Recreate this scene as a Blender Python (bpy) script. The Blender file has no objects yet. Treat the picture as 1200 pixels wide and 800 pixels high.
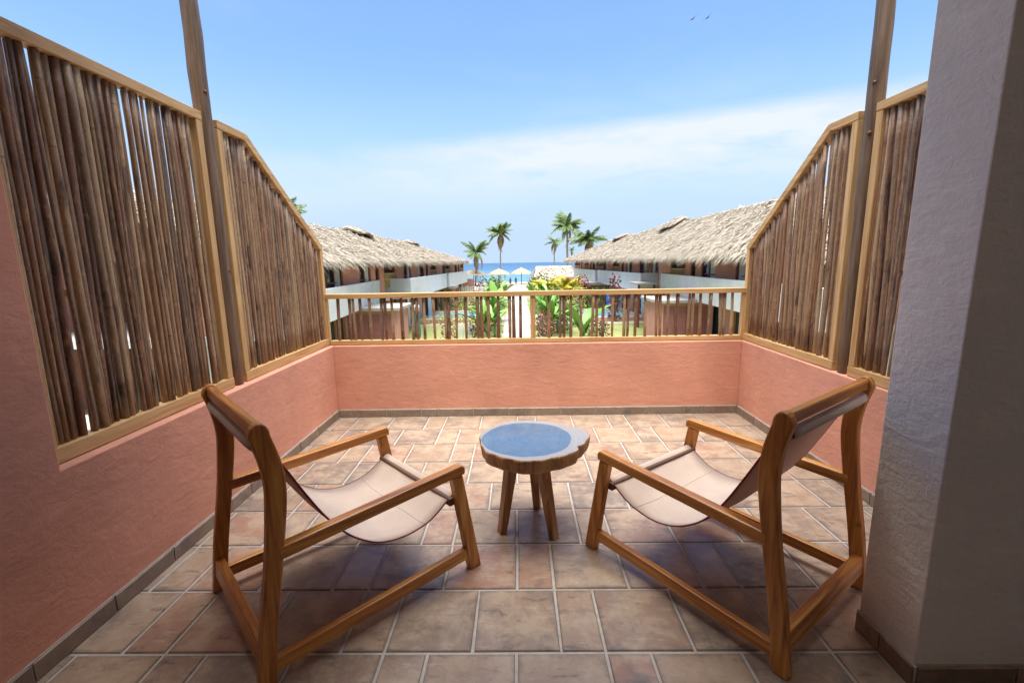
import bpy, bmesh, math, random
import numpy as np
from mathutils import Vector, Matrix

random.seed(7)
rng = np.random.default_rng(7)
R = math.radians
S = bpy.context.scene
COL = S.collection

# ------------------------------------------------------------------ camera
def make_camera():
    p, r, y = 0.1713, 0.0167, 0.0149          # pitch down, roll, yaw to the left
    fwd0 = Vector((-math.sin(y), math.cos(y), 0)); right0 = Vector((math.cos(y), math.sin(y), 0)); up0 = Vector((0, 0, 1))
    fwd = fwd0*math.cos(p) - up0*math.sin(p)
    up = up0*math.cos(p) + fwd0*math.sin(p)
    right = right0*math.cos(r) - up*math.sin(r)
    up2 = up*math.cos(r) + right0*math.sin(r)
    cam = bpy.data.cameras.new('camera'); cam.sensor_width = 36; cam.sensor_fit = 'HORIZONTAL'
    cam.lens = 36*533.7/1200; cam.clip_start = 0.05; cam.clip_end = 30000
    o = bpy.data.objects.new('camera', cam); COL.objects.link(o)
    m = Matrix.Identity(4)
    for i in range(3):
        m[i][0] = right[i]; m[i][1] = up2[i]; m[i][2] = -fwd[i]
    m[0][3], m[1][3], m[2][3] = 0, 0, 1.3
    o.matrix_world = m
    S.camera = o
make_camera()

# ------------------------------------------------------------------ light
SUN_EL, SUN_AZ = 86.0, 186.0      # azimuth clockwise from +Y: a hazy tropical midday sun almost overhead, softened by thin cloud
SUN_STRENGTH, SKY_STRENGTH, EXPOSURE = 2.6, 0.074, 2.13
S.view_settings.view_transform = 'Standard'; S.view_settings.look = 'None'
S.view_settings.exposure = EXPOSURE; S.view_settings.gamma = 1; S.view_settings.use_curve_mapping = False
sd = bpy.data.lights.new('sun', 'SUN'); sd.energy = SUN_STRENGTH; sd.angle = R(62); sd.color = (1, .95, .88)
so = bpy.data.objects.new('sun', sd); COL.objects.link(so)
sdir = Vector((math.sin(R(SUN_AZ))*math.cos(R(SUN_EL)), math.cos(R(SUN_AZ))*math.cos(R(SUN_EL)), math.sin(R(SUN_EL))))
so.rotation_euler = sdir.to_track_quat('Z', 'Y').to_euler()
so.location = sdir*30

# ------------------------------------------------------------------ node helper
class NT:
    def __init__(s, tree): s.t = tree; tree.nodes.clear()
    def n(s, typ, **kw):
        nd = s.t.nodes.new(typ)
        ins = kw.pop('ins', {})
        for k, v in kw.items(): setattr(nd, k, v)
        for k, v in ins.items():
            if isinstance(v, bpy.types.NodeSocket): s.t.links.new(v, nd.inputs[k])
            else: nd.inputs[k].default_value = v
        return nd
    def math(s, op, a, b=0.0, c=None, clamp=False):
        d = {0: a, 1: b}
        if c is not None: d[2] = c
        return s.n('ShaderNodeMath', operation=op, use_clamp=clamp, ins=d).outputs[0]
    def smooth(s, v, a, b, lo=0.0, hi=1.0):
        return s.n('ShaderNodeMapRange', interpolation_type='SMOOTHSTEP', ins={0: v, 1: a, 2: b, 3: lo, 4: hi}).outputs[0]
    def ramp(s, fac, stops, interp='LINEAR'):
        nd = s.n('ShaderNodeValToRGB', ins={0: fac}); cr = nd.color_ramp; cr.interpolation = interp
        while len(cr.elements) < len(stops): cr.elements.new(0.5)
        for e, (p, c) in zip(cr.elements, stops):
            e.position = p; e.color = (*c, 1) if len(c) == 3 else c
        return nd.outputs[0]
    def mix(s, fac, a, b, blend='MIX'):
        nd = s.n('ShaderNodeMix', data_type='RGBA', blend_type=blend)
        for i, v in ((0, fac), (6, a), (7, b)):
            if isinstance(v, bpy.types.NodeSocket): s.t.links.new(v, nd.inputs[i])
            else: nd.inputs[i].default_value = (*v, 1) if isinstance(v, tuple) and len(v) == 3 else v
        return nd.outputs[2]
    def noise(s, vec, scale, detail=4, rough=.55, dist=0.0, out=0):
        return s.n('ShaderNodeTexNoise', ins={'Vector': vec, 'Scale': scale, 'Detail': detail, 'Roughness': rough, 'Distortion': dist}).outputs[out]
    def mapping(s, vec, scale=(1, 1, 1), loc=(0, 0, 0), rot=(0, 0, 0)):
        return s.n('ShaderNodeMapping', ins={'Vector': vec, 'Scale': scale, 'Location': loc, 'Rotation': rot}).outputs[0]

# ------------------------------------------------------------------ world: daylight sky with a thin bank of cloud
W = bpy.data.worlds.new('World'); S.world = W; W.use_nodes = True
w = NT(W.node_tree)
sky = w.n('ShaderNodeTexSky', sky_type='NISHITA', sun_disc=False, sun_elevation=R(SUN_EL), sun_rotation=R(SUN_AZ),
          altitude=0, air_density=1.0, dust_density=1.0, ozone_density=1.0)
tc = w.n('ShaderNodeTexCoord').outputs['Generated']
sep = w.n('ShaderNodeSeparateXYZ', ins={0: tc})
x_, y_, z_ = sep.outputs
n1 = w.noise(w.mapping(tc, (1.7, 1.7, 6.5), (.35, 0, .2)), 1.5, 9, .58, .35)
n2 = w.noise(w.mapping(tc, (4, 4, 16)), 2.2, 8, .6, .2)
top = w.math('ADD', .240, w.math('MULTIPLY', x_, w.math('SUBTRACT', .07, w.math('MULTIPLY', x_, .10))))   # the cloud bank climbs a little towards +X
h_ = w.math('SUBTRACT', z_, top)
band = w.math('MULTIPLY', w.smooth(h_, .030, -.012), w.smooth(h_, -.150, -.030))
side = w.smooth(x_, -.40, .12, .30, 1.0)
c1 = w.smooth(n1, .30, .50)
c2 = w.smooth(n2, .30, .70, .62, 1.0)
cl = w.math('MULTIPLY', w.math('MULTIPLY', band, side), w.math('MULTIPLY', c1, c2))
veil = w.math('MULTIPLY', w.smooth(n1, .42, .8), w.smooth(z_, .75, .2, 0, .16))
hz = w.smooth(z_, .38, .03, 0, 1.0)
fac = w.math('MINIMUM', w.math('ADD', w.math('MULTIPLY', cl, .98), veil), .9)
tint = w.mix(1.0, sky.outputs[0], (.585, .70, .80), 'MULTIPLY')
tint = w.mix(hz, tint, (1.85, 2.40, 3.10))            # pale sea haze along the horizon
skyc = w.mix(fac, tint, (2.80, 2.95, 3.12))
bg = w.n('ShaderNodeBackground', ins={0: skyc, 1: SKY_STRENGTH})
w.n('ShaderNodeOutputWorld', ins={0: bg.outputs[0]})

# ------------------------------------------------------------------ materials
M = {}
def mat(name, build):
    m = bpy.data.materials.new(name); m.use_nodes = True
    g = NT(m.node_tree)
    out = g.n('ShaderNodeOutputMaterial')
    b = g.n('ShaderNodeBsdfPrincipled')
    m.node_tree.links.new(b.outputs[0], out.inputs[0])
    def put(k, v):
        if isinstance(v, bpy.types.NodeSocket): g.t.links.new(v, b.inputs[k])
        else: b.inputs[k].default_value = (*v, 1) if isinstance(v, tuple) and len(v) == 3 else v
    def bump(height, strength, dist=.01):
        put('Normal', g.n('ShaderNodeBump', ins={'Strength': strength, 'Distance': dist, 'Height': height}).outputs[0])
    build(g, put, bump)
    M[name] = m
    return m
def objc(g): return g.n('ShaderNodeTexCoord').outputs['Object']
def orand(g): return g.n('ShaderNodeObjectInfo').outputs['Random']
def irand(g): return g.n('ShaderNodeNewGeometry').outputs['Random Per Island']
def shifted(g, v=None):
    v = v or objc(g)
    r = orand(g)
    off = g.n('ShaderNodeCombineXYZ', ins={0: g.math('MULTIPLY', r, 37.1), 1: g.math('MULTIPLY', r, 91.7), 2: g.math('MULTIPLY', r, 53.3)}).outputs[0]
    return g.n('ShaderNodeVectorMath', operation='ADD', ins={0: v, 1: off}).outputs[0]

def stucco(name, c, spread=.12, bumps=.55, scale=1.0):
    def f(g, put, bump):
        v = objc(g)
        big = g.noise(v, 1.1, 6, .62)
        fine = g.noise(v, 55*scale, 6, .62)
        lump = g.noise(g.mapping(v, (1, 1, 1.5)), 15*scale, 5, .55, .5)
        trow = g.noise(g.mapping(v, (3, 3, 9)), 1.6, 6, .6, .9)
        lo = tuple(x*(1-spread*1.7) for x in c); hi = tuple(min(1, x*(1+spread)) for x in c)
        col = g.ramp(big, [(.3, lo), (.7, hi)])
        col = g.mix(g.smooth(trow, .5, .8, 0, .5), col, tuple(min(1, x*1.12+.015) for x in c))
        col = g.mix(g.smooth(trow, .44, .2, 0, .4), col, tuple(x*.8 for x in c))
        col = g.mix(g.smooth(fine, .58, .80, 0, .25), col, tuple(x*.7 for x in c))
        col = g.mix(g.smooth(g.noise(g.mapping(v, (1, 1, .45)), 2.3, 7, .66, .5), .56, .78, 0, .22), col, tuple(x*.62 for x in c))
        put('Base Color', col); put('Roughness', .86); put('Specular IOR Level', .25)
        hgt = g.math('ADD', g.math('ADD', g.math('MULTIPLY', lump, .8), g.math('MULTIPLY', trow, .9)), g.math('MULTIPLY', fine, .34))
        bump(hgt, bumps, .012)
    return mat(name, f)
stucco('terracotta_stucco', (.66, .315, .215), .13, .34)
stucco('grey_plaster', (.80, .78, .76), .05, .5, 1.3)
stucco('pink_stucco', (.60, .29, .215), .08, .3)
stucco('white_stucco', (.66, .66, .65), .06, .3)
stucco('ceiling_plaster', (.76, .72, .67), .04, .3)
stucco('concrete', (.42, .385, .34), .2, .5)
stucco('pink_stone', (.52, .34, .27), .1, .4)

def tile_mat(name, a, b_, c_, rough=(.30, .5)):
    def f(g, put, bump):
        v = shifted(g); r = orand(g)
        cloud = g.noise(v, 7.5, 9, .68, .25)
        smear = g.noise(g.mapping(v, (3.2, 8, 5), rot=(0, 0, .25)), 2.2, 9, .72, .3)
        stain = g.noise(v, 3.1, 6, .6, .6)
        speck = g.noise(v, 75, 4, .6)
        r2 = g.math('FRACT', g.math('MULTIPLY', r, 7.31))
        base = g.mix(r, a, b_)
        base = g.mix(g.smooth(r2, .55, 1, 0, .75), base, (.34, .185, .125))
        col = g.mix(g.smooth(cloud, .40, .62, 0, .9), base, c_)
        col = g.mix(g.smooth(stain, .54, .72, 0, .72), col, (.115, .108, .112))
        col = g.mix(g.smooth(smear, .54, .70, 0, .7), col, (.10, .082, .072))
        col = g.mix(g.smooth(smear, .46, .28, 0, .65), col, (.47, .365, .255))
        col = g.mix(g.smooth(speck, .62, .78, 0, .4), col, (.10, .07, .05))
        ge = g.n('ShaderNodeSeparateXYZ', ins={0: g.n('ShaderNodeTexCoord').outputs['Generated']})
        ex_ = g.math('MINIMUM', ge.outputs[0], g.math('SUBTRACT', 1.0, ge.outputs[0])); ey_ = g.math('MINIMUM', ge.outputs[1], g.math('SUBTRACT', 1.0, ge.outputs[1]))
        edge = g.math('ADD', g.math('MINIMUM', ex_, ey_), g.math('MULTIPLY', g.math('SUBTRACT', g.noise(v, 16, 6, .7), .5), .22))
        col = g.mix(g.smooth(edge, .07, -.01, 0, .55), col, (.13, .105, .09))          # grime and worn glaze along the edges
        put('Base Color', col)
        put('Roughness', g.math('ADD', rough[0], g.math('MULTIPLY', cloud, rough[1]-rough[0])))
        put('Specular IOR Level', .5)
        hgt = g.math('ADD', g.math('MULTIPLY', cloud, .6), g.math('MULTIPLY', smear, .4))
        bump(hgt, .45, .006)
    return mat(name, f)
tile_mat('clay_tile', (.32, .228, .160), (.215, .168, .138), (.39, .30, .215), (.15, .34))
tile_mat('skirting_tile', (.36, .25, .165), (.28, .195, .135), (.42, .32, .22), (.45, .6))
def f(g, put, bump):
    v = objc(g); nn = g.noise(v, 30, 5)
    put('Base Color', g.ramp(nn, [(.3, (.33, .295, .262)), (.7, (.44, .40, .36))])); put('Roughness', .9); bump(nn, .4, .004)
mat('grout', f)

def wood(name, axis, cols, stretch=14, rough=.42, coat=0.0, knots=True):
    def f(g, put, bump):
        v = shifted(g)
        sc = [stretch]*3; sc[axis] = 1.0
        grain = g.noise(g.mapping(v, tuple(sc)), 1.9, 6, .6, .9)
        fine = g.noise(g.mapping(v, tuple(6*s if s > 1 else 2 for s in sc)), 3.0, 4, .6)
        r = orand(g)
        col = g.ramp(grain, [(.34, cols[0]), (.5, cols[1]), (.66, cols[2])])
        col = g.mix(g.smooth(fine, .5, .74, 0, .6), col, tuple(x*.55 for x in cols[0]))
        col = g.mix(g.math('MULTIPLY', r, .25), col, cols[0])
        if knots:
            k = g.noise(v, 9, 2, .4)
            col = g.mix(g.smooth(k, .72, .80, 0, .6), col, tuple(x*.35 for x in cols[0]))
        put('Base Color', col); put('Roughness', rough)
        if coat: put('Coat Weight', coat); put('Coat Roughness', .25)
        bump(g.math('ADD', grain, g.math('MULTIPLY', fine, .4)), .18, .004)
    return mat(name, f)
TEAK = [(.27, .088, .014), (.54, .205, .036), (.70, .36, .085)]
PINE = [(.42, .235, .085), (.58, .355, .145), (.68, .46, .22)]
for i, ax in enumerate('xyz'):
    wood('teak_'+ax, i, TEAK, 16, .40, .12)
    wood('pine_'+ax, i, PINE, 18, .55)
    wood('table_wood_'+ax, i, [(.22, .10, .04), (.36, .18, .075), (.46, .26, .12)], 14, .45)
wood('pole_wood', 2, [(.085, .052, .031), (.165, .102, .060), (.24, .155, .093)], 22, .5)
wood('dark_bar', 1, [(.07, .03, .015), (.12, .055, .025), (.17, .08, .04)], 14, .5)

def f(g, put, bump):
    v = shifted(g); r = orand(g)
    mott = g.noise(g.mapping(v, (9, 9, 2.6)), 5, 8, .68, .7)
    patch = g.noise(g.mapping(v, (3, 3, 1.3)), 3.5, 5, .6, .4)
    ring = g.noise(g.mapping(v, (1.5, 1.5, 24)), 1.5, 4, .6)
    base = g.ramp(r, [(0, (.17, .080, .048)), (.25, (.25, .130, .070)), (.5, (.38, .235, .125)), (.72, (.20, .125, .085)), (.9, (.48, .33, .185)), (1, (.13, .078, .058))])
    col = g.mix(g.smooth(mott, .50, .70, 0, .75), base, (.50, .33, .17))
    col = g.mix(g.smooth(patch, .48, .26, 0, .9), col, (.030, .017, .016))
    col = g.mix(g.smooth(patch, .62, .76, 0, .7), col, (.22, .075, .040))
    col = g.mix(g.smooth(ring, .66, .72, 0, .55), col, (.035, .020, .016))
    fleck = g.noise(g.mapping(v, (20, 20, 7)), 6, 5, .7)
    col = g.mix(g.smooth(fleck, .56, .68, 0, .6), col, (.035, .022, .018))
    put('Base Color', col); put('Roughness', .48); put('Specular IOR Level', .5)
    bump(g.math('ADD', g.math('MULTIPLY', mott, .7), ring), .5, .008)
mat('stick_bark', f)

def f(g, put, bump):
    v = objc(g)
    wv = g.math('ADD', g.n('ShaderNodeTexWave', bands_direction='X', ins={'Vector': v, 'Scale': 190, 'Distortion': .6}).outputs['Fac'],
                g.n('ShaderNodeTexWave', bands_direction='Y', ins={'Vector': v, 'Scale': 190, 'Distortion': .6}).outputs['Fac'])
    nn = g.noise(v, 7, 6, .6)
    col = g.ramp(nn, [(.3, (.47, .362, .29)), (.7, (.55, .44, .36))])
    put('Base Color', col); put('Roughness', .82); put('Sheen Weight', .15)
    bump(g.math('ADD', g.math('MULTIPLY', wv, .25), nn), .22, .004)
mat('canvas', f)
def simple(name, c, rough=.6, metal=0.0, var=.12, scale=6, bumps=.15):
    def f(g, put, bump):
        nn = g.noise(shifted(g), scale, 5, .6)
        put('Base Color', g.ramp(nn, [(.25, tuple(x*(1-var) for x in c)), (.75, tuple(min(1, x*(1+var)) for x in c))]))
        put('Roughness', rough); put('Metallic', metal); bump(nn, bumps, .01)
    return mat(name, f)
simple('piping_cloth', (.20, .035, .045), .8)
simple('canvas_back_bounce', (.68, .43, .33), .8, var=.06)  # warm bounce light painted into the colour of the sling's underside

def f(g, put, bump):          # polished slice of a trunk: heartwood with the sky's blue reflection painted in, inside a pale ring of sapwood
    v = objc(g); sp = g.n('ShaderNodeSeparateXYZ', ins={0: v})
    wob = g.noise(g.mapping(v, (1, 1, 0)), 7, 3, .5)
    dx = g.math('DIVIDE', g.math('ADD', sp.outputs[0], .022), 1.0); dy = g.math('DIVIDE', sp.outputs[1], .98)
    rad = g.math('SQRT', g.math('ADD', g.math('MULTIPLY', dx, dx), g.math('MULTIPLY', dy, dy)))
    rad = g.math('ADD', rad, g.math('MULTIPLY', g.math('SUBTRACT', wob, .5), .028))
    rings = g.math('SINE', g.math('MULTIPLY', g.math('ADD', rad, g.math('MULTIPLY', g.noise(v, 14, 3), .02)), 240))
    heart = g.mix(g.smooth(rings, -.2, 1, 0, .35), (.085, .140, .225), (.125, .185, .275))
    heart = g.mix(g.smooth(g.noise(v, 8, 7, .66, 1.6), .42, .66, 0, .75), heart, (.15, .185, .225))
    heart = g.mix(g.smooth(g.noise(v, 17, 6, .7, .8), .60, .72, 0, .6), heart, (.05, .075, .11))
    sap = g.mix(g.smooth(rings, -1, 1, 0, .3), (.34, .315, .30), (.27, .24, .22))
    m_ = g.smooth(rad, .216, .226)
    put('Base Color', g.mix(m_, heart, sap))
    put('Roughness', g.math('ADD', .14, g.math('MULTIPLY', m_, .22)))
    put('Coat Weight', .5); put('Coat Roughness', .08)
    bump(g.noise(v, 20, 5), .05, .003)
mat('slice_top', f)
def f(g, put, bump):
    v = objc(g)
    nn = g.noise(g.mapping(v, (14, 14, 3)), 2, 7, .65, .8); n3 = g.noise(v, 9, 5, .6)
    col = g.ramp(nn, [(.25, (.15, .065, .022)), (.5, (.38, .20, .08)), (.75, (.58, .36, .17))])
    col = g.mix(g.smooth(n3, .64, .78, 0, .85), col, (.03, .018, .012))
    put('Base Color', col); put('Roughness', .6); bump(nn, .8, .012)
mat('slice_bark', f)

def f(g, put, bump):
    r = irand(g); v = objc(g)
    nn = g.noise(v, .9, 5, .6)
    col = g.ramp(r, [(0, (.29, .235, .165)), (.3, (.43, .365, .275)), (.7, (.54, .47, .365)), (.93, (.64, .565, .45)), (1, (.20, .155, .11))])
    col = g.mix(g.smooth(nn, .5, .75, 0, .3), col, (.47, .40, .29))
    put('Base Color', col); put('Roughness', .85)
mat('thatch', f)
simple('thatch_core', (.30, .235, .155), .9, var=.4, scale=5, bumps=.8)
simple('straw', (.44, .335, .205), .85, var=.25, scale=3)
def leafmat(name, a, b_, c_, rough=.5, isl=True):
    def f(g, put, bump):
        r = irand(g) if isl else orand(g)
        nn = g.noise(shifted(g), 3, 4, .6)
        col = g.ramp(r, [(0, a), (.5, b_), (1, c_)])
        col = g.mix(g.math('MULTIPLY', nn, .4), col, a)
        put('Base Color', col); put('Roughness', rough); put('Specular IOR Level', .4)
        put('Transmission Weight', 0.0); put('Subsurface Weight', 0.0)
    return mat(name, f)
leafmat('palm_leaf', (.045, .095, .028), (.095, .165, .042), (.22, .26, .075))
leafmat('palm_leaf_dry', (.16, .11, .05), (.22, .16, .07), (.26, .18, .08))
leafmat('yellow_leaf', (.30, .28, .03), (.46, .40, .035), (.55, .50, .06))
leafmat('banana_leaf', (.09, .22, .03), (.16, .33, .045), (.25, .43, .08), .4, False)
leafmat('bush_leaf', (.055, .13, .028), (.11, .23, .045), (.20, .33, .07))
leafmat('croton_leaf', (.10, .03, .03), (.20, .07, .06), (.10, .14, .04))
leafmat('pink_blossom', (.50, .05, .14), (.62, .12, .22), (.70, .20, .24))
leafmat('coral_blossom', (.62, .14, .09), (.70, .22, .14), (.75, .30, .22))
simple('trunk_bark', (.24, .20, .16), .9, var=.3, scale=4, bumps=.6)
simple('stem_green', (.16, .22, .06), .6)

def f(g, put, bump):
    v = objc(g); nn = g.noise(v, .35, 6, .6); fi = g.noise(v, 14, 5, .7)
    col = g.ramp(nn, [(.3, (.16, .19, .05)), (.7, (.27, .28, .10))])
    col = g.mix(g.smooth(fi, .4, .7, 0, .5), col, (.10, .15, .03))
    put('Base Color', col); put('Roughness', .95); bump(fi, .6, .05)
mat('lawn', f)
def f(g, put, bump):
    v = objc(g); nn = g.noise(v, .2, 7, .6); fi = g.noise(v, 9, 5, .7)
    put('Base Color', g.mix(g.smooth(fi, .3, .7, 0, .3), g.ramp(nn, [(.3, (.40, .33, .25)), (.7, (.50, .43, .33))]), (.36, .30, .22)))
    put('Roughness', .95); bump(fi, .4, .05)
mat('sand', f)
def f(g, put, bump):
    v = objc(g); sp = g.n('ShaderNodeSeparateXYZ', ins={0: v})
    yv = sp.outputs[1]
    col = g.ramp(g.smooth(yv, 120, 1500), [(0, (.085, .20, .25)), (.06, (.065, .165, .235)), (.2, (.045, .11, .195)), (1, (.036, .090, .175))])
    streak = g.noise(g.mapping(v, (.02, .12, 1)), 1.0, 6, .6)
    col = g.mix(g.smooth(streak, .45, .75, 0, .35), col, (.035, .11, .20))
    put('Base Color', col); put('Roughness', .55); put('Specular IOR Level', .18)
    bump(g.noise(g.mapping(v, (.3, 1.2, 1)), 1.0, 6, .65), .6, .6)
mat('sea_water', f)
def f(g, put, bump):
    v = objc(g)
    put('Base Color', (.20, .40, .48)); put('Roughness', .15); bump(g.noise(v, 3, 4), .12, .05)
mat('pool_water', f)
def f(g, put, bump):
    put('Base Color', (.035, .05, .06)); put('Roughness', .06); put('Specular IOR Level', .6)
mat('window_glass', f)
simple('curtain_cloth', (.62, .60, .56), .9)
simple('frame_redwood', (.16, .055, .035), .5)
simple('maroon_slat', (.36, .135, .10), .55)
simple('orange_wood', (.44, .20, .085), .55)
simple('bamboo_cane', (.48, .34, .14), .5, var=.3)
simple('teal_fabric', (.02, .22, .17), .7)
simple('white_paint', (.74, .73, .70), .5, var=.05)
simple('bird_feather', (.06, .055, .06), .8)
simple('skin', (.32, .17, .11), .6)
simple('blue_cloth', (.03, .05, .16), .8)
simple('dark_cloth', (.05, .045, .06), .8)
simple('blue_plastic', (.03, .12, .42), .4)
simple('orange_cloth', (.70, .20, .05), .8)

# ------------------------------------------------------------------ mesh helpers
class MB:
    def __init__(s): s.v = []; s.f = []
    def add(s, vs, fs):
        o = len(s.v); s.v += [tuple(p) for p in vs]; s.f += [tuple(i+o for i in f) for f in fs]
        return s
    def box(s, a, b, rz=0.0, piv=None):
        (x0, y0, z0), (x1, y1, z1) = a, b
        vs = [Vector(p) for p in ((x0,y0,z0),(x1,y0,z0),(x1,y1,z0),(x0,y1,z0),(x0,y0,z1),(x1,y0,z1),(x1,y1,z1),(x0,y1,z1))]
        if rz:
            c = Vector(piv) if piv else Vector(((x0+x1)/2, (y0+y1)/2, (z0+z1)/2))
            mr = Matrix.Rotation(rz, 3, 'Z'); vs = [c+mr@(p-c) for p in vs]
        return s.add(vs, [(0,3,2,1),(4,5,6,7),(0,1,5,4),(1,2,6,5),(2,3,7,6),(3,0,4,7)])
    def prism(s, poly, axis, a, b):
        """poly: list of 2-tuples; extruded along axis (0,1,2) from a to b."""
        n = len(poly)
        def P(q, t):
            l = list(q); l.insert(axis, t); return tuple(l)
        vs = [P(q, a) for q in poly]+[P(q, b) for q in poly]
        fs = [tuple(range(n))[::-1], tuple(range(n, 2*n))]+[(i, (i+1) % n, n+(i+1) % n, n+i) for i in range(n)]
        return s.add(vs, fs)
    def bar(s, p, q, wd, hg, up=(0, 0, 1)):
        p = Vector(p); q = Vector(q); d = (q-p).normalized(); u = Vector(up)
        sd_ = d.cross(u)
        if sd_.length < 1e-4: sd_ = d.cross(Vector((0, 1, 0)))
        sd_.normalize(); u = sd_.cross(d).normalized()
        vs = []
        for c in (p, q):
            for a, b in ((-1,-1),(1,-1),(1,1),(-1,1)): vs.append(c+sd_*a*wd/2+u*b*hg/2)
        return s.add(vs, [(3,2,1,0),(4,5,6,7),(0,1,5,4),(1,2,6,5),(2,3,7,6),(3,0,4,7)])
    def tube(s, pts, rad, n=8, caps=True):
        pts = [Vector(p) for p in pts]; m = len(pts)
        if not hasattr(rad, '__len__'): rad = [rad]*m
        vs = []; prev = None
        for i, p in enumerate(pts):
            d = (pts[min(i+1, m-1)]-pts[max(i-1, 0)]).normalized()
            ref = prev if prev is not None else (Vector((1, 0, 0)) if abs(d.x) < .9 else Vector((0, 1, 0)))
            u = (ref-d*ref.dot(d)).normalized(); prev = u; v = d.cross(u)
            for k in range(n):
                a = 2*math.pi*k/n; vs.append(p+(u*math.cos(a)+v*math.sin(a))*rad[i])
        fs = [(i*n+k, i*n+(k+1) % n, (i+1)*n+(k+1) % n, (i+1)*n+k) for i in range(m-1) for k in range(n)]
        if caps: fs += [tuple(range(n))[::-1], tuple(range((m-1)*n, m*n))]
        return s.add(vs, fs)
    def mesh(s, name):
        me = bpy.data.meshes.new(name); me.from_pydata(s.v, [], s.f); me.update()
        bm = bmesh.new(); bm.from_mesh(me); bmesh.ops.recalc_face_normals(bm, faces=bm.faces); bm.to_mesh(me); bm.free()
        return me
    def build(s, name, m, parent=None, smooth=False, bevel=0.0, loc=None, segs=2):
        return obj(name, s.mesh(name), m, parent, smooth, bevel, loc, segs)
def obj(name, me, m, parent=None, smooth=False, bevel=0.0, loc=None, segs=2):
    o = bpy.data.objects.new(name, me); COL.objects.link(o)
    if m is not None and not me.materials: me.materials.append(M[m] if isinstance(m, str) else m)
    if parent is not None: o.parent = parent
    if loc is not None: o.location = loc
    if smooth:
        for p in me.polygons: p.use_smooth = True
    if bevel:
        md = o.modifiers.new('bevel', 'BEVEL'); md.width = bevel; md.segments = segs; md.limit_method = 'ANGLE'; md.angle_limit = R(35)
        md.harden_normals = False
    return o
def tag(o, label=None, cat=None, group=None, kind=None):
    if label: o['label'] = label
    if cat: o['category'] = cat
    if group: o['group'] = group
    if kind: o['kind'] = kind
    return o
def empty(name, loc=(0, 0, 0), rz=0.0):
    o = bpy.data.objects.new(name, None); COL.objects.link(o); o.location = loc; o.rotation_euler = (0, 0, rz)
    o.empty_display_size = .1
    return o
def copy_tree(o, parent=None):
    c = o.copy(); COL.objects.link(c)
    if parent is not None: c.parent = parent
    for ch in o.children: copy_tree(ch, c)
    return c

# ================================================================== THE TERRACE
XL, XR, YB, ZT = -1.5716, 1.8642, 3.777, .627
PX, PY0, PY1 = 1.197, 1.2203, 1.448
SXL, SXR = -1.62, 1.885            # inner faces of the timber screens

slab = MB().box((-9, -3.2, -.35), (9, YB+.19, -.016)).build('terrace_slab', 'grout'); tag(slab, kind='structure')

# ---- floor: fired clay tiles, two squares and a half per course, each course stepped sideways
floor = MB().box((XL-.05, -.6, -.0155), (XR+.1, YB+.03, -.0045)).build('terrace_floor', 'grout'); tag(floor, kind='structure')
PITCH, JOINT, PER = .3019, .010, .755
def tile_mesh(wx, wy, hz=.012):
    b = MB(); i = .0035; x, y = wx/2, wy/2
    x1 = x+random.uniform(-.0012, .0012)
    vs = [(-x,-y,0),(x1,-y,0),(x,y,0),(-x1,y,0),(-x,-y,hz-.004),(x1,-y,hz-.004),(x,y,hz-.004),(-x1,y,hz-.004),
          (-x+i,-y+i,hz),(x1-i,-y+i,hz),(x-i,y-i,hz),(-x1+i,y-i,hz)]
    b.add(vs, [(0,1,5,4),(1,2,6,5),(2,3,7,6),(3,0,4,7),(4,5,9,8),(5,6,10,9),(6,7,11,10),(7,4,8,11),(8,9,10,11)])
    return b.mesh('tile')
cache = {}
def put_tile(x0, x1, y0, y1):
    if x1-x0 < .035: return
    wx, wy = x1-x0-JOINT, y1-y0-JOINT
    k = (round(wx, 3), round(wy, 3))
    if k not in cache: cache[k] = [tile_mesh(wx, wy) for _ in range(3)]
    me = random.choice(cache[k])
    o = obj('tile', me, 'clay_tile', floor, loc=((x0+x1)/2, (y0+y1)/2, -.012+random.uniform(-.0006, .0006)))
    o.rotation_euler = (random.uniform(-.0016, .0016), random.uniform(-.0016, .0016), random.uniform(-.004, .004))
for k in range(-6, 9):
    y0 = 1.3418+k*PITCH; y1 = min(y0+PITCH, YB)
    if k == 7: y1 = YB
    if k == 8: continue
    ph = [.28, .13, -.02][(k+1) % 3]
    xs = []
    x = ph-PER*6
    while x < 3.2:
        xs += [x, x+.151, x+.453]; x += PER
    xmax = XR if y1 > PY1 else (PX if y1 <= PY0+.15 else XR)
    for a, b in zip(xs, xs[1:]):
        lo, hi = max(a, XL), min(b, XR)
        if hi-lo > .03: put_tile(lo, hi, y0, y1)

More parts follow.
